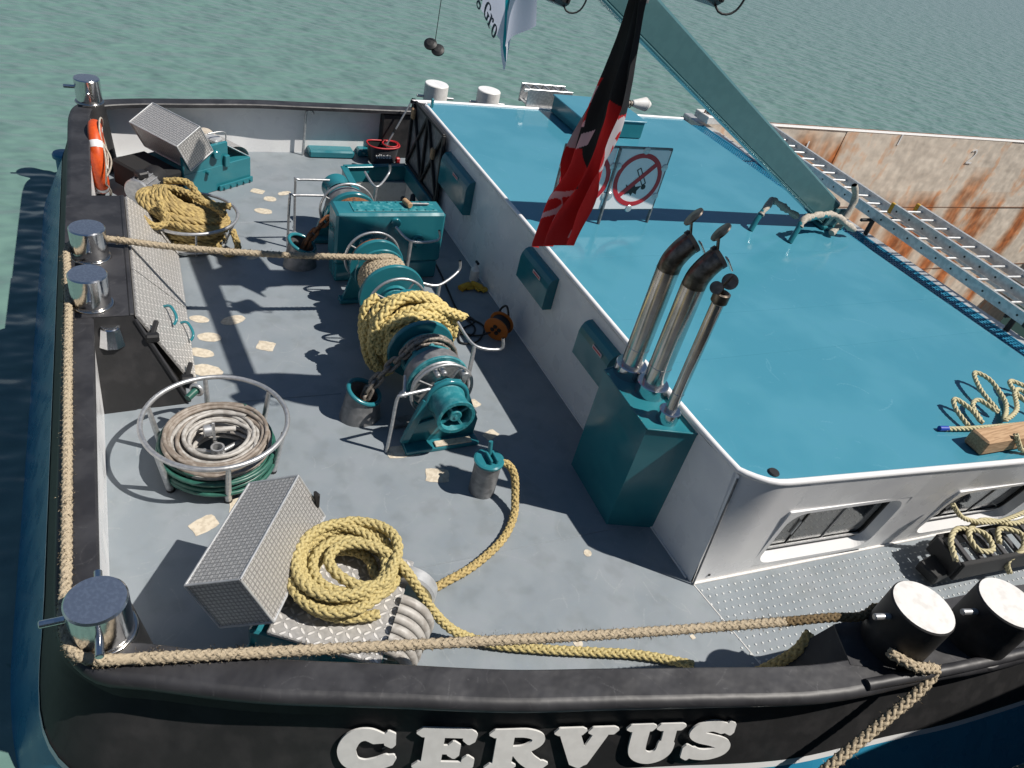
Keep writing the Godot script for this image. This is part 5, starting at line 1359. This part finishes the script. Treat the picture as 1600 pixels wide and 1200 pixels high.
	g.rope(path([Vector3(8.7, .5, -2.3), Vector3(8.9, .52, -2.45), Vector3(9.1, .54, -2.3), Vector3(8.95, .5, -2.15), Vector3(8.75, .36, -2.12), Vector3(8.85, .2, -2.05)], .02), .034, false, 6, 0, null, false)
	solo("thin_rope", g, M.pale_rope, "pale thin rope tangled over the black step frame by the windows", "rope", Vector3(8.5, .46, -2.4))

# ---------------------------------------------------------------- roof gear
func build_roof_gear():
	rng.seed = 91
	var g := G.new(); var t: Node3D
	# exhaust pipes
	for q in [[4.66, -4.97, .12, 2.80, "tall stainless exhaust pipe with raised flap, farthest of the three"], [4.73, -4.63, .12, 2.82, "tall stainless exhaust pipe with raised flap, middle of the three"], [4.66, -4.19, .06, 2.95, "thin stainless exhaust pipe with small flap, nearest of the three"]]:
		var b := Vector3(q[0], 1.47, q[1]); var r: float = q[2]
		t = thing("exhaust_pipe", q[4], "exhaust pipe", b, "exhaust pipes")
		g = G.new(); g.at(b).lathe([Vector2(0, 0), Vector2(r + .055, 0), Vector2(r + .055, .13), Vector2(r + .045, .14), Vector2(r, .142)], 32); part("base_collar", g, M.mirror, t)
		g = G.new(); g.cyl(b + Vector3.UP * .1, b + Vector3.UP * (q[3] - 1.47), r, 32); part("pipe", g, M.pipe, t)
		g = G.new(); g.at(b + Vector3.UP * .36).lathe([Vector2(r, 0), Vector2(r + .004, .004), Vector2(r + .004, .008), Vector2(r, .012)], 32); part("joint", g, M.steel, t)
		var tp := Vector3(q[0], q[3], q[1])
		if r > .1:
			var el := path([tp - Vector3.UP * .02, tp + Vector3(.015, .1, 0), tp + Vector3(.07, .22, .01), tp + Vector3(.15, .32, .02)], .04)
			var ra := []
			for k in el.size(): ra.append(r * lerpf(1.0, .92, float(k) / el.size()))
			g = G.new(); g.tube(el, ra, 28); part("elbow", g, M.pipe_burnt, t)
			var mo := tp + Vector3(.155, .325, .02); var md := Vector3(.12, .11, .02).normalized()
			g = G.new(); g.cyl(mo - md * .03, mo + md * .012, r * 1.0, 24); part("mouth", g, M.rubber, t)
			g = G.new(); g.bar(mo + Vector3(-.05, .04, 0), mo + Vector3(-.1, .22, -.02), .05, .02, .004); part("hinge", g, M.pipe_burnt, t)
			var fc := mo + Vector3(-.09, .25, -.02)
			g = G.new(); g.at(fc, Basis(Vector3.BACK, .9) * Basis(Vector3.RIGHT, -.5)).lathe([Vector2(0, -.008), Vector2(r * .92, -.008), Vector2(r * .92, .008), Vector2(0, .02)], 28); part("flap", g, M.pipe_burnt, t)
			g = G.new(); g.bar(mo + Vector3(.04, .02, .05), mo + Vector3(.16, -.12, .06), .05, .015, .004); part("counterweight", g, M.steel, t)
		else:
			g = G.new(); g.at(tp).lathe([Vector2(r, -.04), Vector2(r + .02, -.02), Vector2(r + .02, .07), Vector2(r, .08), Vector2(r * .6, .05)], 20); part("mouth", g, M.pipe_burnt, t)
			for e in [[Vector3(.03, .19, 0), .075], [Vector3(-.08, .12, -.02), .06]]:
				g = G.new(); g.at(tp + e[0], Basis(Vector3.BACK, .9) * Basis(Vector3.RIGHT, .5)).lathe([Vector2(0, -.006), Vector2(e[1], -.006), Vector2(e[1], .006), Vector2(0, .012)], 20); part("flap", g, M.pipe_burnt, t)
			g = G.new(); g.tube([tp + Vector3(0, .06, 0), tp + Vector3(-.03, .16, 0), tp + Vector3(.03, .26, 0)], .012, 6); part("hinge", g, M.pipe_burnt, t)
	# mast
	t = thing("folding_mast", "folded down teal box beam mast rising from the roof toward the bow", "mast", Vector3(10.9, 1.52, -8.2))
	var m0 := Vector3(10.7, 1.76, -8.2); var m1 := Vector3(3.85, 5.36, -7.72)
	g = G.new(); g.bar(m0, m1, .30, .44, .035); var bm := part("beam", g, M.mast, t)
	var md := (m1 - m0).normalized(); var mu := Vector3(0, 0, 1).cross(md).normalized()
	if mu.y < 0: mu = -mu
	g = G.new(); g.tube([m0 - mu * .21 + Vector3(0, 0, .145), m1 - mu * .21 + Vector3(0, 0, .145)], .018, 8); part("edge_bead", g, M.mast, bm)
	g = G.new(); g.bar(Vector3(10.5, 1.56, -8.2), Vector3(11.0, 1.56, -8.2), .5, .06, .01); part("foot_plate", g, M.teal, t)
	for z in [-8.4, -8.0]:
		g = G.new(); g.at(Vector3(10.75, 1.55, z - .02)).prism(PackedVector2Array([Vector2(-.25, 0), Vector2(.25, 0), Vector2(.15, .35), Vector2(-.1, .35)]), .04); part("foot_cheek", g, M.mast, t)
	var jp := m0.lerp(m1, .78)
	g = G.new(); g.bar(jp + Vector3(0, 0, .155) - mu * .21, jp + Vector3(0, 0, .155) + mu * .21, .012, .012, 0); g.box(jp + Vector3(0, 0, .16) + mu * .1, Vector3(.05, .05, .02), .005); part("joint_plate", g, M.grey_metal, bm)
	g = G.new(); g.bar(Vector3(3.62, 5.32, -10.6), Vector3(4.12, 5.36, -4.95), .2, .18, .02); var yd := part("yard", g, M.mast, t)
	# spotlights on the yard
	for q in [[Vector3(3.93, 4.70, -7.15), "square black floodlight hanging under the mast yard, left one"], [Vector3(4.02, 5.27, -5.02), "square black floodlight at the yard end, right one"]]:
		var c: Vector3 = q[0]
		var l := thing("floodlight", q[1], "floodlight", c, "floodlights")
		var b := Basis(Vector3.UP, .5) * Basis(Vector3.BACK, -.25)
		g = G.new(); g.at(c, b).box(Vector3.ZERO, Vector3(.3, .16, .26), .03); part("housing", g, M.rubber, l)
		g = G.new(); g.at(c - b.y * .084, b).box(Vector3.ZERO, Vector3(.24, .012, .2), .004); part("lens", g, M.grey_metal, l)
		for e in [-.07, .07]:
			g = G.new(); g.at(c + b.z * .14 + b.x * e, b).box(Vector3.ZERO, Vector3(.03, .1, .04), .008); part("clip", g, M.rubber, l)
		g = G.new(); g.tube([c + b.y * .07, Vector3(c.x, 5.42, c.z)], .02, 8); part("bracket", g, M.rubber, l)
		bent([c + b.x * .1 + b.y * .05, c + Vector3(.12, -.13, .1), c + Vector3(.25, -.1, .14), c + Vector3(.3, .1, .14), c + Vector3(.25, .5, .1)], .009, M.rubber, "wire", l, 6)
	# black balls signal on a line
	t = thing("signal_shape", "black crossed disc signal shape hanging on a thin line over the water", "signal", Vector3(3.62, 3.48, -9.41))
	var c := Vector3(3.62, 3.47, -9.42)
	for q in [[-.05, .02, -.02], [.04, -.03, .03]]:
		g = G.new(); g.at(c + Vector3(q[0], q[1], q[2]), Basis(Vector3.RIGHT, .6) * Basis(Vector3.BACK, .3)).lathe([Vector2(0, -.04), Vector2(.05, -.035), Vector2(.085, -.012), Vector2(.085, .012), Vector2(.05, .035), Vector2(0, .04)], 20); part("disc", g, M.rubber, t)
	g = G.new(); g.tube([c + Vector3(0, .05, 0), Vector3(3.66, 5.28, -9.45)], .005, 5); part("line", g, M.rubber, t)
	build_flags()
	# sign
	t = thing("warning_sign", "white double warning sign on a roof stand forbidding smoking and open flame", "sign", Vector3(6.1, 1.52, -8.3))
	for q in [[5.26, 6.08], [6.14, 7.01]]:
		var x0: float = q[0]; var x1: float = q[1]; var cx := (x0 + x1) / 2
		g = G.new(); g.box(Vector3(cx, 2.215, -8.3), Vector3(x1 - x0, .92, .012), .003); var pn := part("sign_panel", g, M.print_white, t)
		g = G.new(); g.at(Vector3(cx, 2.215, -8.2925)).ring(circ(.41, 48), circ(.34, 48), .003); part("red_ring", g, M.print_red, pn)
		g = G.new(); g.at(Vector3(cx, 2.215, -8.2895), Basis(Vector3.BACK, .785)).box(Vector3.ZERO, Vector3(.72, .07, .003)); part("red_slash", g, M.print_red, pn)
		# match with flame
		g = G.new(); g.at(Vector3(cx + .05, 2.27, -8.2925), Basis(Vector3.BACK, -.95))
		g.ring(rrect(.30, .075, .01, 2), rrect(.27, .045, .01, 2), .002); part("match_print", g, M.print_black, pn)
		g = G.new(); g.at(Vector3(cx + .14, 2.11, -8.2925)).prism(circ(.04, 14), .002); part("match_print", g, M.print_black, pn)
		g = G.new(); g.at(Vector3(cx - .02, 2.05, -8.2925)).prism(PackedVector2Array([Vector2(-.13, .02), Vector2(-.16, .1), Vector2(-.09, .05), Vector2(-.02, .12), Vector2(.02, .06), Vector2(.12, .08), Vector2(.06, 0), Vector2(.07, -.06), Vector2(.0, -.03), Vector2(-.02, -.08), Vector2(-.06, -.04), Vector2(-.14, -.06)]), .002); part("flame_print", g, M.print_black, pn)
		for e in [[0, .45], [0, -.45], [.41, .2], [.41, -.25], [-.41, .2], [-.41, -.25]]:
			g = G.new(); g.at(Vector3(cx + e[0], 2.215 + e[1], -8.294), Basis(Vector3.RIGHT, PI / 2)).lathe([Vector2(.06, 0), Vector2(.05, .012), Vector2(0, .016)], 14); part("washer", g, M.alu, pn)
	for x in [5.25, 6.11, 7.02]:
		g = G.new(); g.bar(Vector3(x, 1.52, -8.285 if x == 6.11 else -8.32), Vector3(x, 2.69, -8.285 if x == 6.11 else -8.32), .05, .03, .004); part("post", g, M.grey_metal, t)
	for y in [1.75, 2.69]:
		g = G.new(); g.bar(Vector3(5.23, y, -8.32), Vector3(7.04, y, -8.32), .03, .03, .004); part("frame_bar", g, M.grey_metal, t)
	# teal roof box
	t = thing("roof_locker", "teal steel locker on the far edge of the roof behind the red flag", "locker", Vector3(8.3, 1.52, -12.3))
	g = G.new(); g.box(Vector3(8.3, 1.69, -12.3), Vector3(1.45, .32, 1.2), .015); part("body", g, M.teal, t)
	g = G.new(); g.box(Vector3(8.3, 1.86, -12.3), Vector3(1.5, .03, 1.24), .008); part("lid", g, M.roof, t)
	# galvanised gangway end
	t = thing("gangway_section", "short galvanised gangway section with cross bars at the far roof edge", "gangway", Vector3(7.5, 1.5, -13.1))
	for z in [-13.1, -13.45]:
		g = G.new(); g.bar(Vector3(7.1, 1.7, z), Vector3(8.1, 1.7, z), .04, .36, .006); part("side_rail", g, M.galv, t)
	for k in 5:
		g = G.new(); g.bar(Vector3(7.15 + k * .22, 1.86, -13.1), Vector3(7.15 + k * .22, 1.86, -13.45), .035, .03, .006); part("rung", g, M.galv, t)
	g = G.new(); g.box(Vector3(7.6, 1.56, -13.27), Vector3(.95, .02, .33)); part("tread", g, M.alu, t)
	g = G.new(); g.cyl(Vector3(7.1, 1.85, -13.1), Vector3(7.0, 1.85, -13.1), .03, 10); part("hook", g, M.galv, t)
	# navigation lamp beyond the edge
	t = thing("deck_lamp", "white cone shaped lamp with springs behind the teal locker", "lamp", Vector3(10.0, 1.5, -13.5))
	g = G.new(); g.cyl(Vector3(9.9, 1.62, -13.5), Vector3(10.25, 1.62, -13.5), .07, 20, .15, .01); g.cyl(Vector3(10.25, 1.62, -13.5), Vector3(10.38, 1.62, -13.5), .15, 20, .05); part("shade", g, M.white_dirty, t)
	g = G.new(); g.cyl(Vector3(9.6, 1.6, -13.5), Vector3(9.9, 1.62, -13.5), .05, 12)
	for k in 4: g.tube(arc(Vector3(9.66 + k * .06, 1.6, -13.5), Vector3.UP, Vector3.BACK, .07, 0, TAU, 14), .014, 6, true)
	part("spring", g, M.iron, t)
	g = G.new(); g.bar(Vector3(9.8, .4, -13.5), Vector3(9.8, 1.6, -13.5), .05, .05); part("post", g, M.galv, t)
	# crate with chain at hold corner
	t = thing("chain_tray", "rusty tray with chain at the far corner of the roof", "tray", Vector3(11.9, 1.5, -13.1))
	g = G.new(); g.box(Vector3(12.0, 1.56, -13.15), Vector3(.8, .16, .5), .01); part("tray", g, M.white_dirty, t)
	g = G.new()
	for k in 14: g.tube(arc(Vector3(11.72 + k * .045, 1.68 + .02 * sin(k * 2.0), -13.15 + .1 * sin(k * 1.7)), Vector3(cos(k), 0, sin(k)), Vector3(0, 1, .3).normalized(), .06, 0, TAU, 12), .018, 6, true)
	part("chain_heap", g, M.rust, t)
	# wrapped tie-down brackets near the mast foot
	for q in [[8.9, -8.0, 9.45, -8.3, "bent teal bracket wrapped in pale canvas left of the mast foot"], [9.4, -7.58, 10.35, -7.8, "bent teal bracket wrapped in pale canvas in front of the mast foot"]]:
		var a := Vector3(q[0], 1.52, q[1]); var b := Vector3(q[2], 1.9, q[3])
		t = thing("wrapped_bracket", q[4], "bracket", a, "wrapped brackets")
		bent([a, a + Vector3(.1, .2, -.05), a + Vector3(.25, .34, -.12), b], .045, M.teal, "tube", t)
		g = G.new(); var p := path([a + Vector3(.14, .25, -.06), a + Vector3(.28, .37, -.13), b, b + Vector3(.35, -.14, .08), b + Vector3(.6, -.24, .1)], .035); var rr := []
		for k in p.size(): rr.append(.054 + .006 * sin(k * 1.9) + .01 * sin(k * .73 + q[0]) + rng.randf_range(-.006, .006))
		g.tube(p, rr, 10); part("wrapping", g, M.canvas, t)
	g = G.new(); var wp := path([Vector3(10.45, 1.6, -7.72), Vector3(10.75, 1.75, -7.85), Vector3(10.9, 2.1, -7.95), Vector3(10.75, 2.35, -7.98)], .035); var wr := []
	for k in wp.size(): wr.append(.055 + .006 * sin(k * .9) + rng.randf_range(-.006, .006))
	g.tube(wp, wr, 10); solo("canvas_roll", g, M.canvas, "pale canvas wrapped hose climbing the mast foot", "wrap", Vector3(10.6, 1.55, -7.8))
	# ladders
	ladder(Vector3(11.98, 1.80, -12.5), Vector3(11.40, 1.80, -4.7), .60, 24, "long aluminium ladder lying across the hold edge, the lower one")
	ladder(Vector3(11.86, 1.98, -7.9), Vector3(11.60, 1.98, -3.6), .62, 14, "aluminium ladder with yellow end caps laid on the other ladder")
	for z in [-11.0, -8.0, -5.0]:
		g = G.new(); g.bar(Vector3(11.72, 1.38, z), Vector3(11.72, 1.72, z), .08, .05, .01); g.bar(Vector3(11.4, 1.69, z), Vector3(12.7, 1.69, z), .05, .05, .008); solo("ladder_rest", g, M.rubber, "black ladder support near the " + ("far" if z < -10 else "middle" if z < -7 else "near") + " end of the ladders", "support", Vector3(11.72, 1.4, z), "ladder supports")
	# timber and thin rope on the roof
	g = G.new(); g.bar(Vector3(8.08, 1.63, -2.98), Vector3(9.6, 1.65, -2.9), .24, .2, .02)
	solo("timber_beam", g, M.wood, "brown timber beam lying on the roof at the right edge", "timber", Vector3(8.6, 1.53, -2.95))
	g = G.new()
	g.rope(path([Vector3(8.02, 1.55, -3.30), Vector3(8.3, 1.56, -3.24), Vector3(8.7, 1.57, -3.18), Vector3(9.3, 1.57, -3.12)], .02), .03, false, 6, 0, null, false)
	g.rope(path([Vector3(8.35, 1.58, -3.25), Vector3(8.4, 1.62, -3.5), Vector3(8.5, 1.66, -3.62), Vector3(8.62, 1.62, -3.45), Vector3(8.58, 1.6, -3.25), Vector3(8.72, 1.62, -3.5), Vector3(8.9, 1.64, -3.55), Vector3(9.0, 1.62, -3.35), Vector3(9.1, 1.66, -3.7), Vector3(9.28, 1.7, -3.95), Vector3(9.42, 1.68, -3.8), Vector3(9.35, 1.62, -3.5), Vector3(9.2, 1.6, -3.35), Vector3(8.95, 1.62, -3.2), Vector3(9.3, 1.64, -3.3), Vector3(9.6, 1.66, -3.55), Vector3(9.85, 1.62, -3.6), Vector3(9.9, 1.6, -3.3), Vector3(9.7, 1.62, -3.2), Vector3(9.6, 1.66, -3.5), Vector3(9.8, 1.66, -3.75), Vector3(10.1, 1.62, -3.5)], .02), .03, false, 6, 0, null, false)
	g.rope(path([Vector3(8.5, 1.78, -2.86), Vector3(8.6, 1.66, -2.8), Vector3(8.7, 1.58, -2.78), Vector3(8.85, 1.56, -2.72), Vector3(9.1, 1.56, -2.7)], .02), .03, false, 6, 0, null, false)
	t = solo("loose_rope", g, M.pale_rope, "tangle of thin pale rope with blue end on the roof by the timber", "rope", Vector3(8.8, 1.55, -3.3))
	g = G.new(); g.cyl(Vector3(7.93, 1.555, -3.32), Vector3(8.05, 1.555, -3.295), .031, 10); part("whipped_end", g, mat(lin(.01, .05, .35), .5), t)
func ladder(a: Vector3, b: Vector3, w: float, n: int, label: String):
	var t := thing("ladder", label, "ladder", a, "aluminium ladders")
	var d := (b - a).normalized(); var s := Vector3(-d.z, 0, d.x)
	if s.x < 0: s = -s
	for e in [0.0, w]:
		var g := G.new(); g.bar(a + s * e, b + s * e, .035, .17, .008); g.bar(a + s * (e + .012) + Vector3.UP * .083, b + s * (e + .012) + Vector3.UP * .083, .06, .012); var r := part("rail", g, M.alu, t)
		for k in n:
			var p: Vector3 = a.lerp(b, (k + .5) / n) + s * e
			g = G.new(); g.cyl(p - s * .022, p + s * .022, .018, 8); part("rivet", g, M.rubber, r)
		for q in [a, b]:
			g = G.new(); g.bar(q + s * e - d * .02, q + s * e + d * .06, .055, .19, .01); part("end_cap", g, M.yellow if n < 20 else M.rubber, r)
	for k in n:
		var p := a.lerp(b, (k + .5) / n)
		var g := G.new(); g.cyl(p, p + s * w, .024, 10); part("rung", g, M.alu, t)
func curve_at(pts: Array, y: float) -> float:
	# pts = [Vector2(y, z)] with falling y
	for k in pts.size() - 1:
		if y >= pts[k + 1].x: return lerpf(pts[k].y, pts[k + 1].y, clampf((pts[k].x - y) / (pts[k].x - pts[k + 1].x), 0, 1))
	return pts[-1].y
func build_flags():
	# red and black flag
	var s := 256; var im := Image.create(s, s, false, Image.FORMAT_RGB8)
	var red := Color(.66, .05, .07); var blk := Color(.03, .035, .06); var wh := Color(.74, .72, .74)
	for y in s:
		for x in s:
			var u := float(x) / s; var v := float(y) / s
			var c := red
			if v < .33 + .12 * smoothstep(.3, 1.0, u): c = blk
			# black tail down the middle
			var cx := .50 + .10 * sin(v * 9.0)
			if v < .74 and absf(u - cx) < .24 * (1.0 - smoothstep(.30, .74, v)) + .02: c = blk
			if v > .50 and v < .58 and u > .16 and u < .34: c = blk
			# lettering: thick white rings and bars
			for q in [[.14, .47, .20, .10], [.86, .56, .16, .10], [.14, .70, .13, .06], [.20, .82, .14, .055]]:
				var e := Vector2((u - q[0]) / q[2], (v - q[1] + (u - q[0]) * .25) / q[3]).length()
				if e < 1.0 and e > .52 and (u - q[0] < q[2] * .55 or q[0] > .5) and c == red: c = wh
			for q in [[.30, .545, .05, .03], [.88, .50, .12, .012], [.88, .56, .12, .012], [.25, .775, .10, .012], [.40, .885, .07, .018], [.66, .935, .05, .02]]:
				if absf(u - q[0]) < q[2] and absf(v - q[1] + (u - q[0]) * .2) < q[3]: c = wh
			im.set_pixel(x, y, c)
	im.generate_mipmaps()
	var m := mat(Color.WHITE, .75); m.albedo_texture = ImageTexture.create_from_image(im); m.backlight_enabled = true; m.backlight = Color(.55, .06, .06)
	var Lz := [Vector2(5.25, -5.80), Vector2(4.99, -5.86), Vector2(4.22, -6.10), Vector2(3.71, -6.22), Vector2(3.25, -6.32), Vector2(2.93, -6.42), Vector2(2.33, -6.50), Vector2(2.2, -6.46)]
	var Rz := [Vector2(5.25, -5.70), Vector2(4.99, -5.68), Vector2(4.39, -5.56), Vector2(4.01, -5.57), Vector2(3.63, -5.59), Vector2(3.16, -5.63), Vector2(2.7, -5.72), Vector2(2.5, -5.74)]
	var g := G.new(); var rows := []
	var nz := noise(0.9, 19, 2)
	for i in 71:
		var v := i / 70.0; var r := []
		for j in 65:
			var u := j / 64.0
			var y := lerpf(5.25, lerpf(2.20, 2.66, u), v)
			var z := lerpf(curve_at(Lz, y), curve_at(Rz, y), u)
			var amp := .03 + .06 * smoothstep(.05, .6, v)
			var fold := sin(u * 17.0 + 2.2 * nz.get_noise_2d(u * 1.5, v * 2.0) + v * 1.5) * (.5 + .5 * nz.get_noise_2d(u * 2.0 + 9.0, v * 1.5))
			var x := 4.0 + amp * fold * 1.6 + .09 * nz.get_noise_2d(u * .9 + 4.0, v * 1.2) + .10 * smoothstep(.55, .62, u) * smoothstep(.45, .8, v) * (1.0 - smoothstep(.62, .85, u))
			# nearer the camera at the same picture place: the flag hangs clear of the winch's sun
			r.append(Vector3(3.8 + (x - 4.0), 6.0 - (6.0 - y) * .95, (z + .02 * fold) * .95))
		rows.append(r)
	g.grid(rows)
	var t := thing("red_flag", "red and black flag with white lettering hanging limp before the sign", "flag", Vector3(4, 3.7, -6))
	part("cloth", g, m, t)
	g = G.new(); g.tube([Vector3(4.04, 5.30, -5.47), Vector3(3.82, 5.26, -5.46)], .012, 6); part("halyard", g, M.canvas, t)
	# white flag
	rows = []; g = G.new()
	var lowp := [Vector2(-8.85, 4.10), Vector2(-8.71, 4.06), Vector2(-8.38, 3.95), Vector2(-8.24, 3.93), Vector2(-8.03, 3.64), Vector2(-7.93, 3.83), Vector2(-7.88, 3.97), Vector2(-7.79, 3.98), Vector2(-7.71, 4.11), Vector2(-7.49, 4.30)]
	for i in 41:
		var v := i / 40.0; var r := []
		for j in 65:
			var u := j / 64.0
			var z := lerpf(-8.85, -7.49, u)
			var y := lerpf(5.15, lerp_line(lowp, z), v)
			r.append(Vector3(3.92 + .10 * sin(u * 13.0 + v * .8) * smoothstep(.5, .75, u) + .04 * sin(u * 4.0), y, lerpf(-8.2, z, .55 + .45 * v)))
		rows.append(r)
	g.grid(rows)
	im = Image.create(s, s, false, Image.FORMAT_RGB8); im.fill(Color(.88, .89, .92))
	for y in s:
		for x in s:
			var u := float(x) / s; var v := float(y) / s
			if absf(u - lerpf(.10, .60, v)) < .045 and v > .3 and v < .93: im.set_pixel(x, y, Color(.05, .60, .64))
			elif u > .22 and u < .5 and v < .62 + .3 * (u - .3) and u - .5 * v > .02: im.set_pixel(x, y, Color(.05, .48, .50))
			if v > .60 and v < .74 and absf(u - .62) < .04: im.set_pixel(x, y, Color(.06, .1, .16))
	im.generate_mipmaps()
	m = mat(Color.WHITE, .75); m.albedo_texture = ImageTexture.create_from_image(im); m.backlight_enabled = true; m.backlight = Color(.85, .86, .9)
	t = thing("white_flag", "white flag with teal emblem and dark blue lettering at the top edge", "flag", Vector3(3.9, 4.3, -8.2))
	part("cloth", g, m, t)
	var f := SystemFont.new(); f.font_names = PackedStringArray(["Droid Serif"]); f.font_weight = 700
	var bs := Basis(Vector3(0, -.38, .92).normalized(), Vector3(0, .92, .38).normalized(), Vector3(-1, 0, 0))
	bs = Basis(bs.x, bs.y, bs.x.cross(bs.y))
	inst("lettering", word("g Gro", f, .26, .004), M.print_blue, t, Transform3D(bs, Vector3(3.85, 4.15, -8.46)))
	g = G.new(); g.tube([Vector3(3.75, 5.3, -8.9), Vector3(3.92, 5.2, -8.85)], .01, 6); g.tube([Vector3(3.8, 5.3, -7.7), Vector3(3.92, 5.2, -7.65)], .01, 6); part("halyard", g, M.canvas, t)

func _ready():
	build_sky_and_camera()
	make_materials()
	build_water()
	build_vessel()
	build_deckhouse()
	build_hold()
	build_bollards()
	build_ropes()
	build_winch()
	build_baskets()
	build_reel_boxes()
	build_deck_gear()
	build_roof_gear()
	for n in find_children("*", "", true, false):
		if n.has_meta("org"): n.remove_meta("org")
